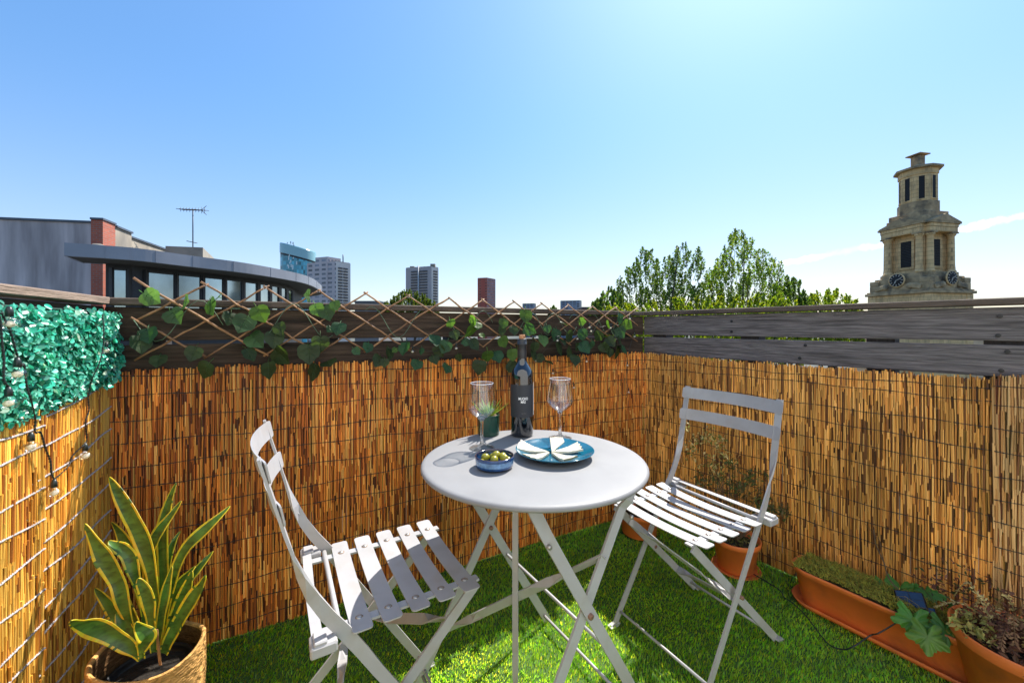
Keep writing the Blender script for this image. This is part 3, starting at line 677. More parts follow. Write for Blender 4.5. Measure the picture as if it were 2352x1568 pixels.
# ------------------------------------------------------------------ folding bistro chair (local x across, y towards the front)
def make_chair(loc,rz,label,lean=0.):
    r=thing('folding_chair',label,'chair',loc,rz,'folding bistro chairs at the round table')
    P_=M['paint']; X=Vector((1,0,0))
    prof=[(-.272,.822),(-.262,.775),(-.250,.72),(-.240,.672),(-.231,.63),(-.219,.585),(-.203,.54),(-.180,.495),(-.150,.45),(-.118,.40),(-.085,.345),(-.03,.26),(.05,.135),(.118,.03),(.128,.012)]
    bk=lambda z: -lean*max(0,(z-.47)/.35)
    prof=[(y+bk(z),z) for y,z in prof]
    tw=[0,0,0,0,.1,.5,.9,1,1,1,1,1,1,1,1]
    for sx in(1,-1):
        pts=[Vector((sx*.172,y,z)) for y,z in prof]; wd=[]
        for i,p in enumerate(pts):
            t=(pts[min(i+1,len(pts)-1)]-pts[max(i-1,0)]).normalized(); nn=X.cross(t)*(1 if sx>0 else 1)
            a=tw[i]*PI/2; wd.append(X*math.cos(a)+nn*math.sin(a)*sx)
        m=MB(); m.ribbon(pts,wd,[.020]*4+[.020,.021,.023,.025,.026,.025,.023,.022,.022,.022,.022],.0055)
        m.ribbon([(sx*.172,.118,.014),(sx*.172,.128,.006),(sx*.172,.158,.004)],[X]*3,.024,.004); m.lathe([(0,.004),(.005,.0035),(.006,.001)],8,(sx*.172,.148,.005))
        m.build('upright',P_,r,False)
        # second leg of the X, from the seat front down to the back foot
        m=MB(); a=Vector((sx*.150,.150,.437)); b=Vector((sx*.150,-.285,.014)); n2=X.cross((b-a).normalized())
        m.ribbon([a,a.lerp(b,.5),b],[n2]*3,.025,.0055)
        m.ribbon([(sx*.150,-.278,.016),(sx*.150,-.29,.006),(sx*.150,-.318,.004)],[X]*3,.024,.004)
        m.build('leg',P_,r,False)
        k=.448; cpt=Vector((sx*.160,-.05,.243)); m=MB()
        m.tube([cpt+Vector((-.016*sx,0,0)),cpt+Vector((.018*sx,0,0))],.006,8); m.build('pivot_bolt',M['rust'],r,False)
        m=MB(); m.ribbon([(sx*.140,-.205,.443),(sx*.140,-.02,.441),(sx*.140,.158,.443)],[X]*3,.021,.005); m.build('seat_rail',P_,r,False)
        m=MB(); m.bev((sx*.176,-.190,.446),(.021,.024,.011),.003); m.bev((sx*.176,-.196,.459),(.018,.012,.004),.002); m.build('bracket',P_,r,False)
    def slat(c,half,w,dish,ax,name,rv):
        # rounded flat strip along x, dished by 'dish'; ax = direction of its width
        m=MB(); N=14; rows=[]; ax=Vector(ax).normalized(); th=ax.cross(X).normalized()*(-1)
        vs=[];cr=.008
        xs=[-half,-half+.0012,-half+.0036,-half+.008]; xs=xs+[-half+.008+(2*half-.016)*q/11 for q in range(1,11)]+[-q for q in xs[::-1]]; N=len(xs)-1
        for i in range(N+1):
            x=xs[i]; e=half-abs(x); hw=w/2 if e>cr else w/2-cr+math.sqrt(max(0,cr*cr-(cr-e)**2))
            base=Vector(c)+X*x-dish*(1-(x/half)**2)
            vs+= [base-ax*hw-th*.0015,base+ax*hw-th*.0015,base+ax*hw+th*.0015,base-ax*hw+th*.0015]
        fs=[(0,1,2,3),(4*N+3,4*N+2,4*N+1,4*N)]
        for i in range(N):
            for k in range(4):
                j=(k+1)%4; fs.append((i*4+j,i*4+k,i*4+4+k,i*4+4+j))
        m.add(vs,fs); s=m.build(name,P_,r,False)
        for x,o in rv:
            m=MB(); p=Vector(c)+X*x+ax*o-dish*(1-(x/half)**2)
            for q in(th,):
                b=len(m.v); m.lathe([(.0065,.0014),(.006,.003),(.0035,.0042),(0,.0046)],10)
                rot=Vector((0,0,1)).rotation_difference(q)
                for i in range(b,len(m.v)): m.v[i]=tuple(rot@Vector(m.v[i])+p)
            m.build('rivet',M['rivet'],s,False)
            m=MB(); m.lathe([(.0062,.0019),(.0084,.0018),(.0086,.0014)],10); rot=Vector((0,0,1)).rotation_difference(th); m.v=[tuple(rot@Vector(v)+p) for v in m.v]; m.build('rust_ring',M['ring'],s,False)
    for i in range(5):
        y=-.118+i*.0605
        slat((0,y,.4515),.188,.041,Vector((0,0,.011)),(0,1,0),'seat_slat',[(-.140,0),(.140,0)])
    bd=Vector((0,-.062,.24)).normalized()
    slat((0,-.2585+bk(.797),.797),.187,.043,Vector((0,.030,.0)),(0,-.20,.98),'back_slat',[(-.172,.009),(-.172,-.009),(.172,.009),(.172,-.009)])
    slat((0,-.2410+bk(.714),.714),.187,.043,Vector((0,.030,.0)),(0,-.20,.98),'back_slat',[(-.172,0),(.172,0)])
    m=MB(); m.ribbon([(-.165,-.2,.4565),(0,-.203,.4545),(.165,-.2,.4565)],[Vector((0,1,0))]*3,.020,.003); m.build('rear_strip',P_,r,False)
    m=MB(); m.tube([(-.165,-.158,.448),(.165,-.158,.448)],.006,10); m.build('rear_rod',P_,r,False)
    def brace(a,b,da,db):
        a=Vector(a);b=Vector(b); pts=[a.lerp(b,t) for t in(0,.08,.20,.30,.5,.72,.84,1)]; up=Vector((0,.6,.8)); fr=Vector((0,.8,-.6))
        wd=[fr,fr,fr*.5+up*.5,up,up,up,fr*.5+up*.5,fr]; m=MB(); m.ribbon(pts,wd,.024,.004); m.build('brace',P_,r,False)
    brace((.147,.085,.372),(-.147,-.04,.235),0,0)
    brace((.147,-.175,.122),(-.147,-.11,.185),0,0)
    m=MB(); m.tube([(-.172,.108,.045),(.172,.108,.045)],.0045,8); m.build('stretcher',P_,r,False)
    m=MB(); m.tube([(-.150,-.255,.045),(.150,-.255,.045)],.0045,8); m.build('stretcher',P_,r,False)
    return r
make_chair((-.293,1.014,0),math.atan2(-.86,.51),'pale folding chair on the left, its slatted seat half in the shade of the table',.024)
make_chair((.566,1.318,0),math.atan2(.87,-.5),'pale folding chair on the right, standing before the tan reed screen')
# ------------------------------------------------------------------ round folding table
TC=Vector((.058,1.076,0)); TH=.706
def table():
    r=thing('round_table','round pale metal folding table laid with wine and snacks','table',TC,math.atan2(-.85,.53))
    m=MB(); pr=[(0,TH)]+[(.05*i,TH) for i in range(1,6)]+[(.288,TH),(.293,TH-.0007),(.297,TH-.0025),(.2996,TH-.0058),(.2998,TH-.0092),(.2975,TH-.0125),(.294,TH-.0138),(.291,TH-.0132),(.289,TH-.011),(.287,TH-.006),(.25,TH-.004),(0,TH-.004)]
    m.lathe(pr[::-1],128); m.build('table_top',M['tabletop'],r,False)
    P_=M['paint']; X=Vector((1,0,0))
    def leg(x,s,dx):
        # s=+1: foot towards +y, top towards -y
        t=Vector((x,-s*.158,TH-.008)); k=Vector((x,-s*.118,.622)); b=Vector((x,s*.242,.006)); n2=X.cross((b-k).normalized())
        m=MB(); pts=[t,t.lerp(k,.75),k,k.lerp(b,.05),k.lerp(b,.5),b]; pts[0].x+=dx;pts[1].x+=dx
        m.ribbon(pts,[n2]*6,.027,.006); m.build('leg',P_,r,False)
    xn,xf=.212,-.252
    for x,sg in((xn,1),(xf,-1)):
        leg(x+.004*sg,1,0); leg(x-.004*sg,-1,.012*sg)
        m=MB(); m.tube([(x-.012,.003,.408),(x+.013,.003,.408)],.0068,10); m.build('pivot_bolt',M['rust'],r,False)
        for s in(1,-1):
            m=MB(); m.tube([(x+.004*sg+.003*sg,s*.105-.23*s+.01,.60),(x+.004*sg+.011*sg,s*.105-.23*s+.01,.60)],.005,8); m.build('bolt',M['rivet'],r,False)
    for y,z in((.226,.03),(-.226,.03)):
        m=MB(); m.tube([(xf,y,z),(xn,y,z)],.0048,8); m.build('stretcher',P_,r,False)
    m=MB(); m.tube([(xf,.070,.297),(xn,.070,.297)],.0045,8); m.build('stretcher',P_,r,False)
    # diagonal twisted brace between the two legs leaning the same way
    a=Vector((xf,-.168,.130)); b=Vector((xn,.052,.525)); up=Vector((0,-.5,.86)); fr=Vector((.5,.8,-.2))
    pts=[a.lerp(b,t) for t in(0,.12,.22,.3,.5,.62,.72,.85,1)]; wd=[fr,fr,fr*.5+up*.5,up,up,up,fr*.5+up*.5,fr,fr]
    m=MB(); m.ribbon(pts,wd,[.018,.018,.022,.026,.026,.026,.022,.018,.018],.004); m.build('brace',P_,r,False)
    pts=[Vector((.0,-.058,z)) for z in(TH-.012,.64,.60,.55,.40,.25,.16,.10,.05)]; Y=Vector((0,1,0)); D=Vector((.8,.6,0))
    m=MB(); m.ribbon(pts,[X,X,X*.3+Y*.7,D,D,D,D,X*.4+D*.6,Y],[.018,.018,.012,.016,.016,.016,.016,.013,.012],.004); m.build('strut',P_,r,False)
    return r
table()
def on(x,y,z=0): return Vector((x,y,TH+z))
# wine glasses
def wine_glass(x,y,label):
    r=thing('wine_glass',label,'wine glass',on(x,y),0,'stemmed wine glasses on the table')
    m=MB(); m.lathe([(.0365,.0006),(.0365,.0022),(.024,.0040),(.012,.0065),(.0062,.012),(.0044,.022),(.0040,.045),(.0042,.066),(.0055,.078),(.0095,.087),(.0095,.0865),(0,.084)],40); m.build('foot_and_stem',M['glassstem'],r,False)
    out=[(.001,.0855),(.0085,.0862),(.020,.094),(.032,.105),(.0385,.115),(.0398,.121),(.0390,.130),(.0365,.150),(.0335,.172),(.0315,.190)]
    inn=[(.0303,.190),(.0322,.172),(.0352,.150),(.0377,.130),(.0384,.121),(.0371,.1165),(.030,.108),(.019,.0975),(.008,.0915),(.001,.0905)]
    out=[(q*(1.09 if z>.09 else 1.),z) for q,z in out]; inn=[(q*(1.09 if z>.092 else 1.),z) for q,z in inn]
    m=MB(); m.lathe(out+[(.0340,.1904),(.0334,.1904)]+inn,56); m.build('bowl',M['glass'],r,False)
    m=MB(); m.lathe([(.0345,.1902),(.0346,.1910),(.0337,.1914),(.0329,.1910),(.0330,.1902)],56); m.build('rim',M['glassrim'],r,False)
    return r
g1=wine_glass(-.0888,1.160,'empty wine glass standing by the olive bowl in front of the succulent')
dup(g1,on(.154,1.262),0.4,'empty wine glass standing behind the plate of cheese')
# wine bottle
def bottle():
    x,y=.033,1.297
    r=thing('wine_bottle','dark wine bottle with charcoal label and cork pushed in its neck','bottle',on(x,y),math.atan2(x,y)*-1)
    m=MB(); m.lathe([(0,.004),(.030,.002),(.0345,.001),(.0365,.004),(.0372,.012),(.0374,.10),(.0376,.186),(.0368,.198),(.0340,.210),(.0285,.2205),(.0225,.229),(.0180,.237),(.0158,.246),(.0150,.258),(.0145,.30)],64); m.build('glass_body',M['bottle'],r,False)
    m=MB(); m.lathe([(.0152,.249),(.0154,.2495),(.0151,.275),(.0149,.296),(.0160,.2965),(.0163,.299),(.0160,.302),(.0152,.3025),(.0152,.314),(.0146,.3165),(.009,.3168)],40); m.build('capsule',M['capsule'],r,False)
    m=MB(); m.lathe([(.0085,.314),(.0098,.316),(.0100,.328),(.0092,.3305),(0,.331)],24); m.build('cork',M['cork'],r,False)
    def wrap(name,z0,z1,a0,a1,rad,mt):
        m=MB(); N=32; vs=[]
        for i in range(N+1):
            a=a0+(a1-a0)*i/N
            for z in(z0,z1): vs.append((rad*math.sin(a),-rad*math.cos(a),z))
        m.add(vs,[(2*i,2*i+2,2*i+3,2*i+1) for i in range(N)],smooth=True); return m.build(name,mt,r,False)
    lb=wrap('front_label',.066,.170,R(-92),R(70),.0379,M['label'])
    wrap('back_label',.069,.176,R(75),R(150),.0379,M['backlabel'])
    def text(s,size,z,mt,name,shear=0,xo=0,bold=0):
        cu=bpy.data.curves.new(name,'FONT'); cu.body=s; cu.size=size; cu.align_x='CENTER'; cu.resolution_u=3; cu.shear=shear; cu.offset=bold
        o=bpy.data.objects.new(name,cu); COL.objects.link(o); dg=bpy.context.evaluated_depsgraph_get(); dg.update()
        me=bpy.data.meshes.new_from_object(o.evaluated_get(dg)); bpy.data.objects.remove(o)
        for v in me.vertices:
            a=(v.co.x*.72+xo)/.0379; zz=v.co.y+z; v.co=(.0382*math.sin(a),-.0382*math.cos(a),zz)
        me.materials.clear(); t=link(name,me,mt,lb,False); return t
    text('MUCHO',.0116,.1225,M['ink'],'lettering',0,.004,.0003); text('MÁS',.0116,.1120,M['ink'],'lettering',0,.004,.0003)
    text('Vino Tinto',.0052,.0775,M['script'],'lettering',.4,.005)
    return r
bottle()
# succulent in a dark green pot
def succulent():
    x,y=-.077,1.306
    r=thing('potted_succulent','small succulent in a patterned dark green pot beside the wine bottle','succulent',on(x,y))
    m=MB(); n=72
    def wob(p,a):
        if p.z<.008 or p.z>.064 or abs(p.x)+abs(p.y)<.03: return p
        row=int((p.z-.008)/.0187); f=((p.z-.008)/.0187)%1; tri=abs(((a/(2*PI)*18+row*.5)%1)*2-1); d=abs(tri-f); k=1-.028*max(0,1-d/.22)
        if f<.09: k=.965
        return Vector((p.x*k,p.y*k,p.z))
    pr=[(0,0),(.033,0),(.0345,.002)]+[(.0350+.0018*z/.066,z) for z in np.linspace(.006,.066,30)]+[(.0368,.0675),(.0345,.0678),(.0335,.062),(.033,.057),(0,.057)]
    m.lathe(pr,216,wob=wob); m.build('pot',M['potgreen'],r,False)
    m=MB(); rnd=random.Random(3)
    for i in range(90):
        a=rnd.uniform(0,6.3); q=.031*math.sqrt(rnd.random()); m.ball((q*math.cos(a),q*math.sin(a),.058+rnd.uniform(0,.004)),rnd.uniform(.002,.004),6,4,sc=(1,.8,.7))
    m.build('pebbles',M['pebble'],r,False)
    for i in range(22):
        a=i*2.4; t=i/22; L_=.035+.040*t; el=1.35-1.0*t+rnd.uniform(-.12,.12)
        d=Vector((math.cos(a)*math.cos(el),math.sin(a)*math.cos(el),math.sin(el))); sd=d.cross(Vector((0,0,1))).normalized(); up=sd.cross(d)
        m=MB(); base=Vector((d.x*.006,d.y*.006,.060)); vs=[];K=7
        for k in range(K+1):
            s=k/K; w=.0062*(1-s)**.75*(1 if s>.05 else .9)+.0003; c=base+d*L_*s+Vector((0,0,1))*(.012*s*s*(1 if el<1 else 0))
            vs+=[c-sd*w+up*w*.25,c-up*w*.35,c+sd*w+up*w*.25,c+up*w*.15]
        fs=[]
        for k in range(K):
            for q in range(4): fs.append((k*4+q,k*4+(q+1)%4,k*4+4+(q+1)%4,k*4+4+q))
        kc=rnd.uniform(.75,1.25); m.add(vs,fs,(kc*(1+.3*t),kc*1.02,kc),True); m.build('leaf',M['succ'],r,False)
succulent()
# olives in a blue bowl
def olives():
    x,y=-.0443,1.001; b=on(x,y)
    r=thing('snack_bowl','small glossy blue bowl holding green olives','bowl',b)
    blue=(.012,.055,.17);dk=(.004,.012,.045);lt=(.12,.24,.42);br=(.05,.03,.03)
    pr=[(0,.001),(.040,.0),(.0455,.002),(.0475,.006),(.0480,.011),(.0484,.017),(.0490,.023),(.0494,.027),(.0492,.0305),(.0478,.0318),(.0464,.0305),(.0455,.024),(.0445,.012),(.040,.006),(0,.005)]
    cs=[dk,dk,dk,blue,lt,lt,blue,blue,br,br,dk,blue,blue,blue]
    m=MB(); m.lathe(pr,64,cols=cs); m.build('dish',M['bowl'],r,False)
    O=[(-.024,.012,.024,.2),(.0,-.012,.026,1.2),(.004,.016,.029,.5),(.024,-.003,.027,-.3),(-.020,-.020,.016,.1),(.016,-.026,.016,.4),(.020,.026,.022,1),(-.004,.034,.018,0),(-.033,-.004,.015,.9),(.034,.012,.016,.7),(-.002,-.034,.014,.2),(.032,-.018,.014,1.4)]
    for i,(ox,oy,oz,a) in enumerate(O):
        m=MB(); rot=Matrix.Rotation(a,3,'Z')@Matrix.Rotation(.3*math.sin(i*2.1),3,'X'); m.ball((0,0,0),.0098,16,12,sc=(1.18,1,.98),rot=rot)
        o=m.build('olive',M['olive']); o.location=b+Vector((ox,oy,oz-.003)); tag(o,'glossy green olive heaped in the small blue bowl','olive','olives heaped in the blue bowl')
olives()
def plate():
    x,y=.1176,1.086; b=on(x,y)
    r=thing('plate','round teal glazed plate with wedges of white cheese','plate',b)
    m=MB(); m.lathe([(0,.003),(.052,.003),(.060,.0005),(.064,.0015),(.085,.008),(.100,.0155),(.1068,.0192),(.1075,.0202),(.1068,.0210),(.1045,.0203),(.096,.0160),(.080,.0105),(.066,.0072),(.05,.0060),(0,.0058)],96); m.build('dish',M['plate'],r,False)
    # wedges fan out from the middle: angle, half angle, length, raise at the outer end
    W=[(198,13,.088,.010,'rear left'),(247,16,.082,.0,''),(307,20,.080,.0,''),(2,12,.084,.011,''),(72,0,0,0,'')]
    names=['wedge of white cheese on the plate, at its far left with a crumbly corner','wedge of white cheese on the plate, nearest the olive bowl','wedge of white cheese on the plate, lying at its front edge','wedge of white cheese on the plate, raised at its right edge']
    A=[(162,13,.086,.012),(226,15,.083,.002),(303,15,.080,.002),(12,12,.081,.011)]
    ctr=b+Vector((-.012,-.004,0))
    for (ang,ha,L_,rise),nm in zip(A,names):
        m=MB(); t=.0052; N=8; a0=R(ang); 
        def pt(f,s,zz): # f 0..1 outwards, s -1..1 across
            a=a0+R(ha)*s; q=.006+L_*f*(1-.04*math.cos(s*9+ang)); h=.0085+.0105*max(0,(q-.05)/.055)**1.3+rise*f*(.5+.5*s*(1 if ang<90 or ang>270 else -1))
            return (q*math.cos(a),q*math.sin(a),h+zz)
        NF,NS=10,6; top=[];bot=[]
        for i in range(NF+1):
            for j in range(NS+1):
                s=-1+2*j/NS; n_=.0004*math.sin(i*2.3+j*1.7+ang)
                top.append(pt(i/NF,s,t+n_)); bot.append(pt(i/NF,s,0))
        k=len(top); fs=[]
        for i in range(NF):
            for j in range(NS):
                q=i*(NS+1)+j; fs.append((q,q+NS+1,q+NS+2,q+1)); fs.append((k+q+1,k+q+NS+2,k+q+NS+1,k+q))
        for i in range(NF):
            q=i*(NS+1); fs.append((q,k+q,k+q+NS+1,q+NS+1)); q+=NS; fs.append((q+NS+1,k+q+NS+1,k+q,q))
        m.add(top+bot,fs)
        o=thing('cheese_wedge',nm,'cheese',ctr,0,'cheese wedges on the plate'); m.build('slice',M['cheese'],o,False)
        m=MB(); rv=[]
        q=NF*(NS+1)
        for j in range(NS):
            m.add([top[q+j],top[q+j+1],bot[q+j+1],bot[q+j]],[(0,1,2,3)])
        m.build('rind',M['rind'],o,False)
    # one slice leans upright at the back
    m=MB(); pts=[(0,0),(.016,.012),(.043,.030),(.040,.043),(.022,.046),(.002,.046)]
    o=thing('cheese_wedge','wedge of white cheese on the plate, leaning upright before the rear wine glass','cheese',ctr+Vector((.004,.004,.008)),0,'cheese wedges on the plate')
    d=Vector((1,.25,0)).normalized(); up=Vector((-.06,.83,.55)).normalized(); nn=d.cross(up).normalized(); vsl=[]
    for s in(-.0027,.0027):
        for a,bb in pts: vsl.append(d*a+up*bb*1.15+nn*s)
    k=len(pts); fs=[tuple(range(k)),tuple(range(2*k-1,k-1,-1))]+[(i,i+k,(i+1)%k+k,(i+1)%k) for i in range(k)]
    m.add(vsl,fs); m.build('slice',M['cheese'],o,False)
    m=MB(); m.ribbon([o_*1.0 for o_ in(d*.0405+up*.050,d*.022+up*.0535,d*.002+up*.0535)],[nn]*3,.0058,.0012); m.build('rind',M['rind'],o,False)
plate()
# ------------------------------------------------------------------ snake plant in a woven basket
def snake():
    bc=Vector((-.885,.962,0))
    bs=thing('woven_basket','tan woven jute basket with a black band holding the snake plant','basket',bc)
    tan=(.58,.32,.105);pale=(.70,.55,.34);blk=(.012,.011,.011)
    pr=[];cs=[];N=36; H=.275
    for i in range(N+1):
        z=H*i/N; rr=.088+.020*math.sin(min(1,z/.2)*PI/2)
        pr+= [(rr-.0016,z),(rr+.0022,z+H/N*.5)]
        c=pale if z<.085 else (blk if z<.125 else tan)
        cs+=[c,c]
    pr+=[(.106,H+.006),(.102,H+.004)]; cs+=[tan,tan]
    for i in range(12): pr.append((.0995-.0005*i,H-.016*i)); cs.append((.16,.085,.035))
    def wob(p,a):
        k=p.z/H; q=Vector((p.x*(1+.03*math.cos(2*a+1)*k),p.y*(1+.02*math.sin(3*a)*k),p.z+k*.012*math.sin(a-2.2)+k*.006*math.sin(3*a+.5))); return q
    m=MB(); m.lathe(pr,120,cols=cs[:len(pr)-1],wob=wob); m.build('weave',M['jute'],bs,False)
    r=thing('snake_plant','variegated snake plant with yellow edged leaves in the woven basket','plant',bc+Vector((0,0,.02)))
    m=MB(); m.lathe([(0,.0),(.068,.0),(.082,.2),(.085,.205),(.0825,.208),(.079,.2),(.078,.185),(0,.183)],40); m.build('nursery_pot',M['blackp'],r,False)
    m=MB(); m.lathe([(.0775,.188),(.05,.192),(0,.194)],24); m.build('soil',M['soil'],r,False)
    Z=lambda a,b: (.35*a,1019.2+.35*b)
    rnd=random.Random(9)
    # points (zoom pixels), width in zoom pixels, depth of base and tip
    LV=[([(715,215),(775,330),(850,470),(915,600),(970,760),(1005,950),(1025,1120),(1030,1330)],112,.965,1.02,.3),
        ([(1190,372),(1110,480),(1040,570),(985,680),(960,830),(975,1000),(1000,1180),(1010,1330)],92,.985,1.06,-.3),
        ([(1510,405),(1430,480),(1330,570),(1225,670),(1160,790),(1120,920),(1080,1080),(1050,1330)],96,.98,1.08,-.5),
        ([(1155,255),(1115,350),(1085,450),(1062,560),(1065,720),(1070,900),(1060,1080),(1040,1330)],86,1.03,1.10,.1),
        ([(555,522),(610,630),(670,740),(730,840),(775,930),(800,1040),(840,1160),(900,1330)],118,.94,.95,.4),
        ([(730,510),(780,580),(830,680),(870,780),(905,880),(935,1000),(960,1150),(980,1330)],84,1.02,1.09,.5),
        ([(712,635),(745,660),(800,690),(845,740),(870,830),(905,940),(945,1080),(975,1330)],88,.965,.97,1.0),
        ([(620,945),(665,1000),(710,1060),(740,1110),(780,1180),(820,1250),(860,1310),(900,1390)],84,.99,1.02,.5),
        ([(1350,860),(1310,940),(1260,1010),(1215,1080),(1170,1160),(1130,1240),(1095,1310),(1070,1380)],120,.935,.93,-.5),
        ([(1282,800),(1235,850),(1190,900),(1150,960),(1120,1040),(1090,1130),(1070,1220),(1050,1340)],88,1.0,1.04,-.6),
        ([(462,1160),(520,1185),(600,1205),(680,1235),(760,1280),(830,1325),(885,1370),(925,1415)],132,.90,.83,.9),
        ([(893,1168),(912,1205),(955,1250),(975,1270),(945,1310),(930,1340),(925,1370),(930,1410)],100,.885,.86,1.2),
        ([(760,1110),(790,1150),(815,1200),(840,1250),(865,1300),(885,1340),(900,1370),(915,1400)],105,.93,.94,.7),
        ([(905,880),(925,920),(950,970),(970,1040),(980,1110),(990,1190),(1000,1260),(1010,1370)],98,.915,.91,.2),
        ([(1185,570),(1150,620),(1122,680),(1105,750),(1090,850),(1075,970),(1060,1100),(1045,1330)],52,1.03,1.09,.3),
        ([(1260,830),(1240,900),(1215,970),(1180,1050),(1150,1130),(1120,1210),(1090,1290),(1065,1370)],110,.96,.97,-.2),
        ([(1130,800),(1110,870),(1090,950),(1075,1030),(1060,1110),(1048,1200),(1040,1280),(1035,1370)],70,.94,.95,.1)]
    LV+=[([(1010,560),(1015,680),(1012,800),(1010,900),(1008,1000),(1010,1100),(1012,1200),(1015,1340)],70,1.04,1.08,.2),
        ([(820,640),(850,740),(880,840),(905,930),(925,1020),(945,1110),(965,1220),(985,1350)],74,1.0,1.05,-.3),
        ([(1400,700),(1340,770),(1280,840),(1220,910),(1170,990),(1130,1080),(1095,1190),(1065,1350)],66,1.02,1.09,-.4),
        ([(680,780),(720,850),(765,920),(805,990),(845,1070),(880,1150),(910,1240),(940,1360)],66,.98,1.02,.4)]
    yel=(.62,.50,.03);g1=(.020,.060,.012);g2=(.075,.135,.022);g3=(.16,.22,.035)
    for li,(pp,wz,yb,yt,turn) in enumerate(LV):
        pts=[]
        n0=len(pp)
        for i,(a,b) in enumerate(pp):
            t=1-i/(n0-1); u,v=Z(a,b); pts.append(PX(u,v,yb+(yt-yb)*t*t))
        C=spline(pts,5); K=len(C); m=MB(); vs=[]
        wid=wz*.35/F*(.5*(yb+yt))
        for i,c in enumerate(C):
            s=i/(K-1); tg=(C[min(i+1,K-1)]-C[max(i-1,0)]).normalized()
            a=turn*1.25*(1-s)+.25*math.sin(s*7+li); view=Vector((math.sin(a)*.6,-math.cos(a),.15))
            sd=tg.cross(view).normalized(); nr=sd.cross(tg).normalized()
            w=wid*.46*min(1,(s/.28+.02)**.72)*(1-.50*max(0,(s-.45)/.55)**1.2)
            w*=1+.05*math.sin(s*17+li*2)
            for j in range(9):
                e=(-1,-.72,-.42,-.18,0,.18,.42,.72,1)[j]
                vs.append(c+sd*(w*e)-nr*(w*.30*(1-e*e))+nr*(w*.10*math.sin(s*15+li)*e))
        fs=[]
        b0=len(m.v); m.v.extend(tuple(v) for v in vs)
        # thickness: back face a little behind is not needed, the blade is a closed thin shell
        for i in range(K-1):
            for j in range(8):
                m.f.append((i*9+j,i*9+j+1,(i+1)*9+j+1,(i+1)*9+j)); m.sm.append(True)
                if j in(0,7): c=yel
                else:
                    f=math.sin(i*2.1+li*1.3+1.6*math.sin(j*2+i*.4))+rnd.uniform(-.9,.9)
                    c=g1 if f<-.15 else (g2 if f<.85 else g3)
                m.c.append(tuple(x*rnd.uniform(.85,1.15) for x in c))
        lo=m.build('leaf',M['snake'],r); lo.data.materials.append(M['snakegreen']); lo.data.polygons.foreach_set('material_index',np.array([0 if c[0]>c[1]*1.02 else 1 for c in m.c],dtype=np.int32)); lo.data.update()
    for o in [o for o in COL.objects if o.parent is r and o.name.startswith('leaf')]:
        md=o.modifiers.new('thickness','SOLIDIFY'); md.thickness=.0022; md.offset=0
        su=o.modifiers.new('smooth','SUBSURF'); su.levels=1; su.render_levels=1
    m=MB(); u,v=Z(1027,1215); p=PX(u,v,.90); m.ribbon([p,p+Vector((0,.01,-.09))],[Vector((1,0,0))]*2,.006,.002); m.build('plant_marker',M['stick'],r)
snake()
# ------------------------------------------------------------------ terracotta planters on the right
def leafclump(m,c,n,rad,size,cols,rnd,flat=1.):
    for i in range(n):
        d=Vector((rnd.gauss(0,1),rnd.gauss(0,1),rnd.gauss(0,1)*flat)); d=d.normalized()*rad*rnd.random()**.5; p=Vector(c)+d
        t=Vector((rnd.gauss(0,1),rnd.gauss(0,1),rnd.gauss(0,1))).normalized(); s=t.orthogonal().normalized(); s=Quaternion(t,rnd.uniform(0,6.3))@s; L_=size*rnd.uniform(.6,1.3)
        k=rnd.uniform(.65,1.3); c_=rnd.choice(cols); c_=tuple(x*k for x in c_); nn=t.cross(s)
        m.add([p-t*L_,p+s*L_*.42+nn*L_*.12,p+t*L_,p-s*L_*.42+nn*L_*.12],[(0,1,2),(0,2,3)],c_)
def flowerpot(name,label,c,rt,rb,h,saucer=True,rim=.018):
    r=thing(name,label,'plant pot',c)
    m=MB(); zr=h-rim*1.3
    m.lathe([(0,.006),(rb-.004,.006),(rb,.010),(rt-.008,zr),(rt-.002,zr+.001),(rt,zr+.004),(rt+.002,h-.002),(rt+.0005,h),(rt-.003,h),(rt-.006,h-.008),(rt-.012,h-.03),(0,h-.032)],56); m.build('pot',M['terra'],r,False)
    m=MB(); m.lathe([(rt-.011,h-.026),(rt*.5,h-.020),(0,h-.017)],28); m.build('soil',M['soil'],r,False)
    if saucer:
        m=MB(); m.lathe([(0,.0015),(rb+.012,.0015),(rb+.022,.010),(rb+.0245,.0105),(rb+.0235,.008),(rb+.013,.004),(0,.004)],40); m.build('saucer',M['terra'],r,False)
    return r
def twigs(m,base,rnd,n,spread,h,r0=.0025,sub=4):
    tips=[]
    for i in range(n):
        a=rnd.uniform(0,6.3); e=rnd.uniform(.2,1)*spread; p=Vector(base)+Vector((rnd.gauss(0,.01),rnd.gauss(0,.01),0)); hh=h*rnd.uniform(.5,1); 
        top=p+Vector((math.cos(a)*e,math.sin(a)*e,hh)); mid=p.lerp(top,.5)+Vector((rnd.gauss(0,.02),rnd.gauss(0,.02),.02)); c=spline([p,mid,top],5)
        m.tube(c,[r0*(1-.75*k/(len(c)-1)) for k in range(len(c))],5); tips.append(top)
        for k in range(sub):
            q=c[rnd.randrange(3,len(c))]; a2=rnd.uniform(0,6.3); t=q+Vector((math.cos(a2),math.sin(a2),rnd.uniform(.1,1)))*h*rnd.uniform(.10,.24); m.tube([q,q.lerp(t,.5)+Vector((0,0,.006)),t],[r0*.5,r0*.35,r0*.15],4); tips+= [t,q.lerp(t,.6)]
    return tips
rnd=random.Random(31)
pc=Vector((.985,1.735,0))
flowerpot('flower_pot','round terracotta pot with a mossy rim behind the right chair',pc,.096,.072,.142)
r=thing('dry_shrub','sparse dry rose shrub growing from the pot behind the right chair','shrub',pc+Vector((0,0,.12)))
m=MB(); tips=[]
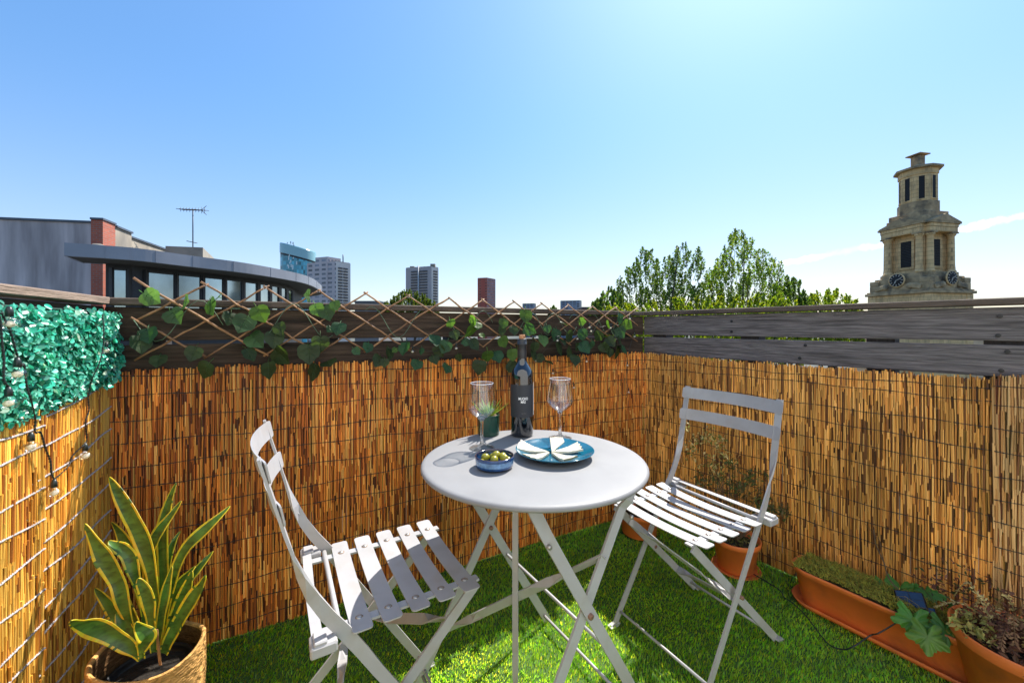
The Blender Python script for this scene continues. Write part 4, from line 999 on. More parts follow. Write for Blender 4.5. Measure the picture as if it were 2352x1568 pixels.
SH=[(1600,1010),(1625,1005),(1590,1030),(1650,1015),(1670,1060),(1640,1070),(1690,1080),(1700,1120),(1725,1100),(1660,1130),(1745,1150),(1770,1090),(1780,1140),(1790,1180),(1735,1195),(1620,1100),(1755,1165),(1800,1165)]
for u,v in SH:
    top=PX(u,v,1.70+rnd.uniform(-.06,.09)); p=pc+Vector((rnd.gauss(0,.015),rnd.gauss(0,.015),.12)); mid=p.lerp(top,.55)+Vector((rnd.gauss(0,.025),rnd.gauss(0,.02),.03)); c=spline([p,mid,top],5)
    m.tube(c,[.0022*(1-.8*k/(len(c)-1)) for k in range(len(c))],4); tips.append((top,1))
    for k in range(4):
        q=c[rnd.randrange(5,len(c))]; t=q+Vector((rnd.gauss(0,.04),rnd.gauss(0,.03),rnd.uniform(0,.05))); m.tube([q,t],[.001,.0004],3); tips.append((t,.5))
m.build('twigs',M['twig'],r)
m=MB()
for t,k in tips:
    dry=t.z>.42 and t.x<.95
    leafclump(m,t,int(26*k),.030,.0085,[(.50,.42,.14),(.6,.5,.22),(.30,.30,.07),(.14,.18,.04)] if dry else [(.06,.10,.025),(.10,.13,.03),(.13,.10,.04)],rnd,.8)
m.build('leaves',M['dryleaf'],r)
m=MB(); leafclump(m,(0,0,.128),420,.085,.007,[(.14,.14,.03),(.10,.11,.02),(.18,.16,.05)],rnd,.12); mo=m.build('moss',M['dryleaf'],None); mo['kind']='stuff'; mo.parent=[o for o in COL.objects if o.name=='flower_pot'][0]
# corner pot
cp=Vector((.655,2.03,0))
flowerpot('flower_pot','low brown pot in the far corner between table and right chair',cp,.10,.085,.125,False)
r=thing('corner_plant','small half dead green plant in the far corner pot','plant',cp+Vector((0,0,.105))); m=MB(); tp=twigs(m,cp+Vector((0,0,.105)),rnd,7,.07,.10); m.build('twigs',M['twig'],r)
m=MB()
for t in tp: leafclump(m,t,9,.018,.008,[(.07,.12,.03),(.16,.16,.05),(.2,.15,.06)],rnd)
m.build('leaves',M['dryleaf'],r)
# long trough planter
def trough():
    d=Vector((.547,-.837,0)); pe=Vector((.837,.547,0)); ctr=Vector((1.075,1.52,0))+d*.275+pe*.078; Lh,Wh,H=.29,.078,.142
    rz=math.atan2(d.y,d.x); r=thing('planter_trough','long terracotta trough planter full of moss along the right reed screen','planter',ctr,rz)
    def ring(hx,hy,z,n=14,e=3.2):
        out=[]
        cr=hy*.85
        for cx,cy,a0 in((hx-cr,hy-cr,0),(-hx+cr,hy-cr,PI/2),(-hx+cr,-hy+cr,PI),(hx-cr,-hy+cr,3*PI/2)):
            for k in range(n): a=a0+PI/2*k/(n-1); out.append((cx+cr*math.cos(a),cy+cr*math.sin(a),z))
        return out
    def shell(rings):
        m=MB(); k=len(rings[0]); vs=[p for q in rings for p in q]; fs=[]
        for i in range(len(rings)-1):
            for j in range(k): fs.append((i*k+j,i*k+(j+1)%k,(i+1)*k+(j+1)%k,(i+1)*k+j))
        m.add(vs,fs,None,True); return m
    m=shell([ring(Lh-.032,Wh-.020,.010),ring(Lh-.030,Wh-.018,.014),ring(Lh-.008,Wh-.006,H-.022),ring(Lh-.002,Wh-.001,H-.021),ring(Lh+.002,Wh+.002,H-.004),ring(Lh+.001,Wh+.001,H),ring(Lh-.004,Wh-.004,H),ring(Lh-.007,Wh-.006,H-.006),ring(Lh-.014,Wh-.012,H-.04)])
    m.build('trough',M['terra'],r,False)
    m=shell([ring(Lh-.02,Wh-.010,.001),ring(Lh-.010,Wh-.001,.006),ring(Lh+.002,Wh+.010,.026),ring(Lh-.001,Wh+.007,.0265),ring(Lh-.012,Wh-.003,.009),ring(.05,.02,.008)]); m.build('saucer',M['terra'],r,False)
    m=MB(); rg=ring(Lh-.010,Wh-.008,H-.010); m.add(rg,[tuple(range(len(rg)))]); m.build('soil',mat('mossy_soil',(.045,.045,.014),.95,var=.6,vscale=60,bump=1.,bscale=150),r,False)
    m=MB(); rn=random.Random(4)
    for i in range(7200):
        x=rn.uniform(-Lh+.02,Lh-.10) if i<6500 else rn.uniform(Lh-.12,Lh-.02); y=rn.uniform(-Wh+.004,Wh-.010)
        hgt=.008+.014*(1-(y/Wh)**2)+.005*math.sin((x+Lh)*31)*math.sin(y*60+x*29)+.010*math.exp(-((x+.06)/.16)**2)
        if i>6500 and rn.random()<.5: continue
        b=Vector((x,y,H-.017+hgt+rn.uniform(0,.006))); a=rn.uniform(0,6.3); L_=rn.uniform(.008,.018); e=rn.uniform(.2,1.2); t=Vector((math.cos(a)*math.cos(e),math.sin(a)*math.cos(e),math.sin(e))); s=t.orthogonal()*.0013
        k=rn.uniform(.5,1.5); yl=rn.random()<.3; c=(k*(1.5 if yl else 1),k*(1.15 if yl else 1),k)
        m.add([b-s,b+s,b+t*L_],[(0,1,2)],c)
        if i%140==0:
            p=b; a2=rn.uniform(0,6.3); q=p+Vector((math.cos(a2)*.07,math.sin(a2)*.03,rn.uniform(.005,.03))); m.tube([p,p.lerp(q,.5)+Vector((0,0,.015)),q],.0006,3,(1.6,1.0,1.2))
    m.build('moss',M['moss'],r,False)['kind']='stuff'
    tw=lambda x,y,z: r.matrix_basis@Vector((x,y,z)) if False else ctr+Matrix.Rotation(rz,3,'Z')@Vector((x,y,z))
    # grape vine leaves
    vr=thing('grape_vine','young grape vine with lobed green leaves and bare stem in the trough','vine',tw(.12,.02,H-.02))
    stem=MB(); s0=tw(.12,.02,H-.02)
    for pts in([(1735,1330),(1985,1300),(2000,1270),(1970,1225),(1975,1195)],):
        P0=[s0,WP(2055,1345,BR,DR,.12),WP(2030,1290,BR,DR,.06),WP(2012,1250,BR,DR,.03),WP(2007,1215,BR,DR,.02)]; stem.tube(spline(P0,5),.0022,5)
    P0=[WP(2030,1290,BR,DR,.06),WP(2020,1240,BR,DR,.03),WP(1985,1200,BR,DR,.02)]; stem.tube(P0,[.0014,.001,.0005],4)
    sh=[];NS=60
    for k in range(NS):
        a=2*PI*k/NS; lob=.66+.36*(1-abs(math.sin(2.5*a)))**1.1+.05*((k%3)-1); 
        if abs(a-PI)<.35: lob*=.35+.6*abs(a-PI)/.35
        sh.append((math.cos(a)*lob,math.sin(a)*lob))
    VL=[(2030,1340,40,.145),(2068,1350,70,.14),(2126,1358,66,.14),(2098,1425,74,.13),(2130,1462,72,.12),(2172,1447,66,.13),(2195,1385,36,.13)]
    for i,(u,v,sz,z) in enumerate(VL):
        c=GZ(u,v,z+.02); S0=sz/F*c.y*.55; nr=Vector((rn.gauss(-.3,.25),rn.gauss(-.5,.2),.9)).normalized(); if_=i in(3,4,5)
        if if_: nr=Vector((-.45+rn.gauss(0,.12),-.62,.6)).normalized()
        t=Vector((-.5,-.6,-.4 if if_ else .1)); t=(t-nr*t.dot(nr)).normalized(); s=nr.cross(t); m=MB()
        vs=[c]+[c+t*a*S0*.5+s*b_*S0*.5+nr*S0*.06*math.sin(k*.8) for k,(a,b_) in enumerate(sh)]+[c+t*a*S0+s*b_*S0-nr*S0*(.12+.1*math.sin(k*1.57)) for k,(a,b_) in enumerate(sh)]
        fs=[(0,1+k,1+(k+1)%NS) for k in range(NS)]+[(1+k,1+NS+k,1+NS+(k+1)%NS,1+(k+1)%NS) for k in range(NS)]
        kk=rn.uniform(.8,1.25); m.add(vs,fs,(kk*(1.5 if i==4 else 1),kk*1.1,kk),True); m.build('leaf',M['vine'],vr)
        stem.tube([c,c.lerp(s0,.5)+Vector((0,0,.012)),s0],.0011,4)
    stem.build('stem',M['twig'],vr)
    # solar panel on its stake
    sp=GZ(2092,1378,.165); so_=thing('solar_panel','small dark blue solar light panel staked in the trough planter','solar panel',sp)
    nr=Vector((-.55,-.35,.76)).normalized(); ux=Vector((.75,-.62,.26)); ux=(ux-nr*ux.dot(nr)).normalized(); uy=nr.cross(ux); MT=Matrix((ux,uy,nr)).transposed()
    m=MB(); m.bev((0,0,0),(.036,.027,.006),.003,MT); m.build('housing',M['blackp'],so_,False)
    for a,b_ in((-.0165,.012),(.0165,.012),(-.0165,-.012),(.0165,-.012)):
        m=MB(); m.box(MT@Vector((a,b_,.0066)),(.0152,.0112,.0008),MT); m.build('cell',M['solar'],so_,False)
    m=MB(); m.bev(MT@Vector((.036,-.024,-.004)),(.016,.009,.005),.002,MT); m.build('switch_box',M['solar'],so_,False)
    m=MB(); m.tube([(0,0,-.006),(.004,.004,-.05)],.005,8); m.build('stake',M['blackp'],so_,False)
    cb=MB(); pts=[(2070,1432,.13),(2020,1462,.105),(2000,1468,.08),(1960,1494,.055),(1935,1500,.03),(1900,1475,.022),(1850,1412,.02),(1822,1385,.012),(1800,1370,.010),(1785,1350,.010),(1700,1300,.012)]
    P0=[sp+Vector((.02,-.01,-.02))]
    for a,b_,z in pts[:5]:
        P0.append(GZ(a*0+a,b_*1.0-14 if False else b_-10,z))
    P0+= [GZ(a,b_,z) for a,b_,z in pts[5:]]
    cb.tube(spline(P0,6),.0022,5); tag(cb.build('power_cable',M['cable']),'thin black cable running from the solar panel over the trough onto the grass','cable')
trough()
# big pot at the frame edge with a dried fern
bp=Vector((1.405,1.078,0))
flowerpot('flower_pot','large terracotta pot at the right edge holding a dried fern',bp,.142,.10,.205,False,.026)
r=thing('dried_fern','curled dried fern with brown and straw coloured fronds at the right edge','fern',bp+Vector((0,0,.18)))
fr=MB();
for i in range(46):
    a=rnd.uniform(0,6.3); e=rnd.uniform(.04,.15); h=rnd.uniform(.03,.12); p=bp+Vector((rnd.gauss(0,.03),rnd.gauss(0,.03),.185)); top=p+Vector((math.cos(a)*e*.6,math.sin(a)*e*.6,h)); end=p+Vector((math.cos(a)*e,math.sin(a)*e,h*.45))
    c=spline([p,top,end],8); straw=i%3==0; col=rnd.choice([(.42,.34,.13),(.5,.42,.18),(.36,.30,.10)]) if straw else rnd.choice([(.16,.065,.035),(.12,.05,.03),(.22,.12,.06),(.09,.10,.03)])
    fr.tube(c,.0011,3,col)
    for k in range(2,len(c)):
        tg=(c[k]-c[k-1]).normalized(); s=tg.cross(Vector((0,0,1))).normalized()
        for sg in(1,-1):
            L_=.019*(1-.5*k/len(c))*rnd.uniform(.6,1.2); dd=(s*sg+tg*.5+Vector((0,0,rnd.uniform(-.5,.2)))).normalized(); q=c[k]; w=tg*.0034
            kk=rnd.uniform(.7,1.3); fr.add([q-w*.4,q+dd*L_*.5-w,q+dd*L_,q+dd*L_*.5+w],[(0,1,2),(0,2,3)],tuple(x*kk for x in col))
fr.build('fronds',M['dryleaf'],r)
m=MB(); leafclump(m,bp+Vector((-.02,0,.20)),620,.115,.011,[(.14,.055,.03),(.10,.04,.025),(.2,.1,.05)],rnd,.3); leafclump(m,bp+Vector((-.11,.03,.22)),160,.05,.010,[(.30,.32,.08),(.4,.36,.12)],rnd,.6); leafclump(m,bp+Vector((.0,.16,.24)),260,.10,.008,[(.16,.06,.04),(.05,.07,.02),(.2,.08,.05)],rnd,.7); m.build('leaves',M['dryleaf'],r)
# ------------------------------------------------------------------ neighbouring buildings on the left
def gridmat(name, wall, win, sx, sz, fx=.55, fz=.5, rough=.8, wrough=.2, axis='XY'):
    # facade of a far tower: a regular grid of window openings in a wall
    m=bpy.data.materials.new(name); m.use_nodes=True; nt=m.node_tree; N=nt.nodes; L=nt.links; b=N['Principled BSDF']
    tc=N.new('ShaderNodeTexCoord'); sp=N.new('ShaderNodeSeparateXYZ'); L.new(tc.outputs['Object'],sp.inputs[0])
    def op(o,a,bv):
        n=N.new('ShaderNodeMath'); n.operation=o
        for i,x in enumerate((a,bv)):
            if isinstance(x,(int,float)): n.inputs[i].default_value=x
            else: L.new(x,n.inputs[i])
        return n.outputs[0]
    h=op('ADD',sp.outputs['X'],sp.outputs['Y'])
    fx_=op('FRACT',op('DIVIDE',h,sx),0); fz_=op('FRACT',op('DIVIDE',sp.outputs['Z'],sz),0)
    f=op('MULTIPLY',op('LESS_THAN',fx_,fx),op('LESS_THAN',fz_,fz))
    # blinds and open panes differ from window to window
    wn=N.new('ShaderNodeTexWhiteNoise'); wn.noise_dimensions='2D'; cb=N.new('ShaderNodeCombineXYZ')
    L.new(op('FLOOR',op('DIVIDE',h,sx),0),cb.inputs[0]); L.new(op('FLOOR',op('DIVIDE',sp.outputs['Z'],sz),0),cb.inputs[1]); L.new(cb.outputs[0],wn.inputs['Vector'])
    wv=N.new('ShaderNodeMapRange'); wv.inputs['To Min'].default_value=.5; wv.inputs['To Max'].default_value=2.2; L.new(wn.outputs['Value'],wv.inputs['Value'])
    wc=N.new('ShaderNodeVectorMath'); wc.operation='SCALE'; wc.inputs[0].default_value=win; L.new(wv.outputs['Result'],wc.inputs['Scale'])
    nz=N.new('ShaderNodeTexNoise'); nz.inputs['Scale'].default_value=.15; nz.inputs['Detail'].default_value=6; L.new(tc.outputs['Object'],nz.inputs['Vector'])
    wm=N.new('ShaderNodeMapRange'); wm.inputs['To Min'].default_value=.8; wm.inputs['To Max'].default_value=1.2; L.new(nz.outputs['Fac'],wm.inputs['Value'])
    wl_=N.new('ShaderNodeVectorMath'); wl_.operation='SCALE'; wl_.inputs[0].default_value=wall; L.new(wm.outputs['Result'],wl_.inputs['Scale'])
    mx=N.new('ShaderNodeMix'); mx.data_type='RGBA'; L.new(f,mx.inputs['Factor']); L.new(wl_.outputs['Vector'],mx.inputs['A']); L.new(wc.outputs['Vector'],mx.inputs['B']); L.new(mx.outputs['Result'],b.inputs['Base Color'])
    rr=N.new('ShaderNodeMapRange'); rr.inputs['To Min'].default_value=rough; rr.inputs['To Max'].default_value=wrough; L.new(f,rr.inputs['Value']); L.new(rr.outputs['Result'],b.inputs['Roughness'])
    return m
def brickmat(name='red_brick',c1=(.46,.11,.06),c2=(.36,.085,.05),mo=(.25,.19,.16),bw=.215,bh=.075,ms=.008,stain=None):
    m=bpy.data.materials.new(name); m.use_nodes=True; nt=m.node_tree; N=nt.nodes; L=nt.links; b=N['Principled BSDF']; b.inputs['Roughness'].default_value=.85
    tc=N.new('ShaderNodeTexCoord'); sp=N.new('ShaderNodeSeparateXYZ'); L.new(tc.outputs['Object'],sp.inputs[0]); ad=N.new('ShaderNodeMath'); ad.operation='ADD'; L.new(sp.outputs['X'],ad.inputs[0]); L.new(sp.outputs['Y'],ad.inputs[1])
    cb=N.new('ShaderNodeCombineXYZ'); L.new(ad.outputs[0],cb.inputs[0]); L.new(sp.outputs['Z'],cb.inputs[1])
    br=N.new('ShaderNodeTexBrick'); br.inputs['Scale'].default_value=1.; br.inputs['Brick Width'].default_value=bw; br.inputs['Row Height'].default_value=bh; br.inputs['Mortar Size'].default_value=ms
    br.inputs['Color1'].default_value=(*c1,1); br.inputs['Color2'].default_value=(*c2,1); br.inputs['Mortar'].default_value=(*mo,1); L.new(cb.outputs[0],br.inputs['Vector']); L.new(br.outputs['Color'],b.inputs['Base Color'])
    if stain:
        nz=N.new('ShaderNodeTexNoise'); nz.inputs['Scale'].default_value=1.1; nz.inputs['Detail'].default_value=9; nz.inputs['Roughness'].default_value=.65
        mp=N.new('ShaderNodeMapping'); mp.inputs['Scale'].default_value=(1.6,1.6,.6); L.new(tc.outputs['Object'],mp.inputs['Vector']); L.new(mp.outputs['Vector'],nz.inputs['Vector'])
        mr=N.new('ShaderNodeMapRange'); mr.inputs['From Min'].default_value=.46; mr.inputs['From Max'].default_value=.68; mr.inputs['To Max'].default_value=.8; L.new(nz.outputs['Fac'],mr.inputs['Value'])
        mx=N.new('ShaderNodeMix'); mx.data_type='RGBA'; L.new(mr.outputs['Result'],mx.inputs['Factor']); L.new(br.outputs['Color'],mx.inputs['A']); mx.inputs['B'].default_value=(*stain,1); L.new(mx.outputs['Result'],b.inputs['Base Color'])
    return m
M['brick']=brickmat()
M['greyrender']=mat('streaky_grey_render',(.46,.40,.40),.9,var=.45,vscale=1.6,stretch=(1.6,1.6,.22),bump=.3,bscale=30,dark=(.22,.19,.195),dscale=1.1,damt=.65)
M['beigerender']=mat('beige_render',(.36,.31,.245),.9,var=.35,vscale=1.5,stretch=(1.2,1.2,.5),bump=.2,bscale=20,dark=(.14,.13,.12),dscale=.8,damt=.6)
M['coping']=mat('lead_coping',(.07,.09,.12),.5,var=.2)
M['zinc']=mat('zinc_fascia',(.26,.27,.31),.42,metallic=.35,var=.18,vscale=.8,stretch=(1,1,1))
M['soffit']=mat('grey_soffit',(.10,.095,.10),.7,var=.15,vscale=2)
M['winframe']=mat('dark_window_frame',(.018,.02,.026),.5)
M['winglass']=mat('window_glass',(.34,.43,.48),.06,metallic=.75,var=.65,vscale=.7,stretch=(1,1,.6),spec=1.,coat=.6)  # blotchy tone: reflections and curtains are put into the colour
M['concrete']=mat('weathered_concrete',(.30,.27,.22),.9,var=.3,vscale=1.5,dark=(.14,.13,.12),dscale=1.5,damt=.5)
def grey_building():
    c=PX(217,513,14.0); r=thing('rendered_building','grey rendered building with red brick corner pier on the far left','building',(c.x,c.y,GND))
    zt=c.z; a=Vector((-24.5,12.2)); b=Vector((c.x,c.y)); 
    rd=Vector((-1.8,4.7)).normalized(); dd=(b-a).normalized()
    e=b+rd*.02
    m=MB(); p2=a+rd*9; p3=b+rd*9
    m.prism([(a.x,a.y),(b.x,b.y),(p3.x,p3.y),(p2.x,p2.y)],GND,zt); m.build('wall',M['greyrender'],r)
    # brick pier stands proud at the corner
    s=b-dd*.02; t=b+dd*.34; k=-Vector((-dd.y,dd.x))*.12; q=rd*.6
    m=MB(); m.prism([((s+k).x,(s+k).y),((t+k).x,(t+k).y),((t+q).x,(t+q).y),((s+q).x,(s+q).y)],GND,zt+.10); m.build('pier',M['brick'],r)
    # beige flank running back, with a stepped bay
    f0=t+rd*.6; f1=t+rd*1.7; f2=f1+rd*.25; f3=t+rd*6.2; out=Vector((rd.y,-rd.x))
    m=MB(); m.prism([(f0.x,f0.y),(f1.x,f1.y),((f1-out*.8).x,(f1-out*.8).y),((f0-out*.8).x,(f0-out*.8).y)],GND,zt+.02); m.build('flank',M['beigerender'],r)
    m=MB(); g0=f2-out*.25; m.prism([(g0.x,g0.y),(f3.x,f3.y),((f3-out*1.2).x,(f3-out*1.2).y),((g0-out*1.2).x,(g0-out*1.2).y)],GND,zt-.06); m.build('flank',M['beigerender'],r)
    m=MB(); ov=.05
    m.prism([((a-rd*ov).x,(a-rd*ov).y),((b-rd*ov).x,(b-rd*ov).y),((b+rd*.3).x,(b+rd*.3).y),((a+rd*.3).x,(a+rd*.3).y)],zt+.003,zt+.075); m.build('coping',M['coping'],r)
    m=MB(); m.prism([((s+k*1.4).x,(s+k*1.4).y),((t+k*1.4+dd*.04).x,(t+k*1.4+dd*.04).y),((t+q+dd*.04).x,(t+q+dd*.04).y),((s+q).x,(s+q).y)],zt+.103,zt+.17); m.build('coping',M['coping'],r)
    m=MB()
    for u,v,zz in((f0,f1,zt+.024),(g0,f3,zt-.056)):
        o2=out*.06; m.prism([((u+o2).x,(u+o2).y),((v+o2).x,(v+o2).y),((v-out*.3).x,(v-out*.3).y),((u-out*.3).x,(u-out*.3).y)],zz,zz+.07)
    m.build('coping',M['coping'],r)
grey_building()
# brick block behind
r=thing('brick_building','small red brick block peeping over the roof on the left','building',(-18.6,21,GND)); m=MB(); m.box((-18.6,22.5,GND/2+2.5),(.62,1.2,(5.05-GND)/2-.25)); m.build('wall',M['brick'],r); m=MB(); m.box((-18.6,22.5,5.0),(.66,1.24,.05)); m.build('coping',M['coping'],r)
def curved_building():
    E=[(-12.6,9.2),(-11.36,10.0),(-10.5,10.47),(-10.1,10.85),(-9.6,11.86),(-8.9,13.2),(-8.55,15.15),(-8.62,16.66),(-9.3,18.9),(-10.6,21.8),(-13,24)]
    P=[Vector((x,y,0)) for x,y in E[1:]]; C=spline(P,8); n=len(C); zt=3.178; fh=.31
    r=thing('curved_roof_building','building with curved grey zinc canopy roof over a row of dark framed windows','building',(-12,15,GND))
    def offset(dist):
        out=[]
        for i,c in enumerate(C):
            t=(C[min(i+1,n-1)]-C[max(i-1,0)]).normalized(); nn=Vector((-t.y,t.x,0)); out.append(c+nn*dist)
        return out
    back=[Vector((-13.2,11.6,0)),Vector((-17,16,0)),Vector((-17,24,0))]
    ring=C+[Vector((-17,24,0)),Vector((-13.7,14.6,0)),Vector((-11.95,11.0,0))]
    m=MB(); m.prism([(p.x,p.y) for p in ring],zt-.05,zt+.03); m.build('roof',M['zinc'],r)
    # upright fascia band with folded joints
    m=MB(); O=offset(-.012); I=offset(.05); vs=[]
    for i in range(n):
        for p,z in((C[i],zt-fh),(O[i],zt-fh+.01),(O[i],zt+.035),(I[i],zt+.04),(I[i],zt-fh)): vs.append((p.x,p.y,z))
    fs=[]
    for i in range(n-1):
        for k in range(5): fs.append((i*5+k,(i+1)*5+k,(i+1)*5+(k+1)%5,i*5+(k+1)%5))
    fs.append((0,1,2,3,4)); m.add(vs,fs,None,False); m.build('fascia',M['zinc'],r)
    J=offset(-.016)
    for i in range(6,n-2,6):
        m=MB(); t=(C[i+1]-C[i]).normalized(); m.ribbon([(J[i].x,J[i].y,zt-fh+.01),(J[i].x,J[i].y,zt+.035)],[t]*2,.022,.008); m.build('seam',M['zinc'],r)
    m=MB()
    S1=offset(.05); S2=offset(1.05); vs=[]
    for i in range(n): vs+= [(S1[i].x,S1[i].y,zt-fh+.01),(S2[i].x,S2[i].y,zt-fh-.02)]
    m.add(vs,[(2*i,2*i+1,2*i+3,2*i+2) for i in range(n-1)]); m.add([(p.x,p.y,zt-fh-.018) for p in [C[0],S2[0],Vector((-11.95,11.0,0))]],[(0,1,2)]); m.build('soffit',M['soffit'],r)
    # white roof light blob on the near edge
    m=MB(); m.ball((-11.15,10.6,zt+.06),.16,12,6,sc=(1.3,.8,.45)); m.build('roof_vent',M['concrete'],r)
    # glazed wall under the canopy, set back: mullions read from the photo
    W=offset(.95); zb=zt-fh-.02
    def at(u):
        k=(u-U0)/F
        for i in range(n-1):
            a=W[i].x-k*W[i].y; b=W[i+1].x-k*W[i+1].y
            if a<=0<=b or b<=0<=a:
                t=a/(a-b) if a!=b else 0; return W[i].lerp(W[i+1],t)
        return None
    X=lambda a: .3335*a
    bays=[(775,890),(1000,1200),(1210,1380),(1393,1533),(1543,1660),(1670,1765),(1775,1848),(1855,1912),(1920,1962),(1970,2003)]
    pts=[(at(X(a)),at(X(b))) for a,b in bays]
    m=MB(); vs=[]
    i0=min(range(n),key=lambda i: abs(U0+F*W[i].x/W[i].y-246) if i<n//2 else 1e9)
    for i in range(i0,n): vs+= [(W[i].x,W[i].y,GND),(W[i].x,W[i].y,zb)]
    m.add(vs,[(2*i,2*i+2,2*i+3,2*i+1) for i in range(n-i0-1)],None); m.build('wall',M['winframe'],r)
    for a,b in pts:
        if a is None or b is None: continue
        d=(b-a).normalized(); nn=Vector((d.y,-d.x,0)); a=a+nn*.05; b=b+nn*.05; zh=zb-.16; zl=zb-1.75
        m=MB(); m.add([(a.x,a.y,zl),(b.x,b.y,zl),(b.x,b.y,zh),(a.x,a.y,zh)],[(0,1,2,3)]); w=m.build('window',M['winglass'],r)
        m=MB()
        for p in(a,b): m.box((p.x,p.y,(zl+zh)/2),(.045,.045,(zh-zl)/2+.05))
        c=(a+b)/2; L_=(b-a).length; rot=Matrix.Rotation(math.atan2(d.y,d.x),3,'Z'); m.box((c.x,c.y,zh+.02),(L_/2-.046,.043,.03),rot); m.box((c.x,c.y,zl-.02),(L_/2-.046,.043,.03),rot); m.build('frame',M['winframe'],w)
    # plant room on the roof
    pa=PX(380,566,16.); pb=PX(466,565,16.3); pr=PX(505,598,20.5)
    q=[(pa.x,pa.y),(pb.x,pb.y),(pr.x,pr.y),(pr.x+pa.x-pb.x,pr.y+pa.y-pb.y)]
    m=MB(); m.prism(q,zt+.03,pa.z+.02); m.build('plant_room',M['concrete'],r)
curved_building()
def antenna():
    y=17.6; b=PX(443,566,y); t=PX(443,480,y); r=thing('antenna','thin rooftop television aerial standing above the curved roof building','antenna',b)
    m=MB(); m.tube([b-Vector((0,0,.4)),t],.022,6); m.build('mast',M['winframe'],r); m=MB()
    l=PX(415,481,y); q=PX(470,483,y); m.tube([l,q],.02,5)
    for k in range(9):
        p=l.lerp(q,k/8); h=.10+.05*(k>6); m.tube([p-Vector((.02,.22,h*.3)),p+Vector((.02,.22,h*.3))],.012,4); m.tube([p-Vector((0,0,h)),p+Vector((0,0,h))],.010,4)
    for s in(-1,1): 
        p=PX(462,483,y); m.tube([p,p+Vector((.24,0,s*.2))],.012,4)
    m.build('boom',M['winframe'],r)
    m=MB(); p=PX(443,556,y); m.tube([p-Vector((.28,0,-.05)),p+Vector((.2,0,-.05))],.015,4); m.build('stay',M['winframe'],r)
antenna()
# ------------------------------------------------------------------ far towers
def far_block(name,label,uL,uC,uR,vt,y,mL,mR,extra=None):
    # two visible faces: left face uL..uC, right face uC..uR; nearest corner at uC
    c=PX(uC,vt,y); wl=(uC-uL)/F*y; wr=(uR-uC)/F*y
    dirL=Vector((-.93,.36,0)); dirR=Vector((.55,.83,0))
    def reach(u,d):
        k=(u-U0)/F; t=(k*c.y-c.x)/(d.x-k*d.y); return t
    tl=reach(uL,dirL); tr=reach(uR,dirR)
    r=thing(name,label,'tower block',(c.x,c.y,GND)); a=Vector((c.x,c.y,0)); b=a+dirL*tl; e=a+dirR*tr; f=b+dirR*tr; zt=c.z
    def wallbox(z0,z1,nm,mt,p):
        m=MB(); m.prism(p,z0,z1); return m.build(nm,mt,r)
    me=MB(); P4=[(a.x,a.y),(e.x,e.y),(f.x,f.y),(b.x,b.y)]
    # left and right walls as separate slabs so that each carries its own windows
    th=.5
    m=MB(); m.add([(b.x,b.y,GND),(a.x,a.y,GND),(a.x,a.y,zt),(b.x,b.y,zt)],[(0,1,2,3)]); 
    lw=MB(); lw.prism([(a.x,a.y),(b.x,b.y),(b.x+dirR.x*th,b.y+dirR.y*th),(a.x+dirR.x*th,a.y+dirR.y*th)][::-1],GND,zt); lo=lw.build('wall',mL,r)
    rw=MB(); i0=a+dirR*(th+.01); rw.prism([(i0.x,i0.y),(e.x,e.y),(e.x+dirL.x*th,e.y+dirL.y*th),(i0.x+dirL.x*th,i0.y+dirL.y*th)],GND,zt); rw.build('wall',mR,r)
    q=a+dirR*(th+.05)+dirL*(th+.05); q2=e+dirL*(th+.05); 
    m=MB(); m.prism([(q.x,q.y),(q2.x,q2.y),((f+dirR*0).x,(f).y),((b+dirR*(th+.05)).x,(b+dirR*(th+.05)).y)],GND,zt+.4); m.build('roof',M['concrete'],r)
    return r,a,b,e,dirL,dirR,tl,tr,zt
mgrey=gridmat('pale_tower_windows',(.52,.46,.47),(.10,.11,.14),3.2,2.9,.6,.45); mgrey2=gridmat('balcony_tower_side',(.66,.60,.56),(.16,.14,.13),60,2.9,.0,.0)  # pale tower walls: distance haze is put into their lightened colour
def balconies(r,a,b,off0,off1,n,z0,z1,nrm,mt):
    m0=M['winframe']
    for i in range(n):
        z=z0+(z1-z0)*(i+.5)/n; h=(z1-z0)/n*.24; p=a.lerp(b,off0); q=a.lerp(b,off1)
        m=MB(); m.prism([((p+nrm*.02).x,(p+nrm*.02).y),((q+nrm*.02).x,(q+nrm*.02).y),((q+nrm*.5).x,(q+nrm*.5).y),((p+nrm*.5).x,(p+nrm*.5).y)][::-1],z-h,z+h); m.build('balcony_shade_slab',mt,r)  # raised dark slab; the shade of the balcony is put into its colour
M['recess']=mat('balcony_shadow_glass',(.05,.05,.06),.4,var=.3)
r,a,b,e,dL,dR,tl,tr,zt=far_block('tower_block','pale concrete tower block with dark balcony rows right of the teal glass tower',705,770,805,600,250,mgrey,mgrey2)
nR=Vector((dR.y,-dR.x,0)); balconies(r,a,e,.18,.45,16,10,zt-3,nR,M['recess']); balconies(r,a,e,.52,.80,16,10,zt-3,nR,M['recess'])
m=MB(); p=a.lerp(b,.25); q=a.lerp(b,.68); m.prism([((p-dR*.3).x,(p-dR*.3).y),((q-dR*.3).x,(q-dR*.3).y),((q+dR*9).x,(q+dR*9).y),((p+dR*9).x,(p+dR*9).y)][::-1],GND,zt+3.3); m.build('stair_core',mgrey,r)
m=MB(); m.tube([(a.lerp(e,.5)).to_tuple()[:2]+(zt,),(a.lerp(e,.5)).to_tuple()[:2]+(zt+5,)],.35,5); m.build('mast',M['winframe'],r)
mb2=gridmat('grey_tower_face',(.40,.37,.38),(.10,.10,.115),60,2.9,0,0)
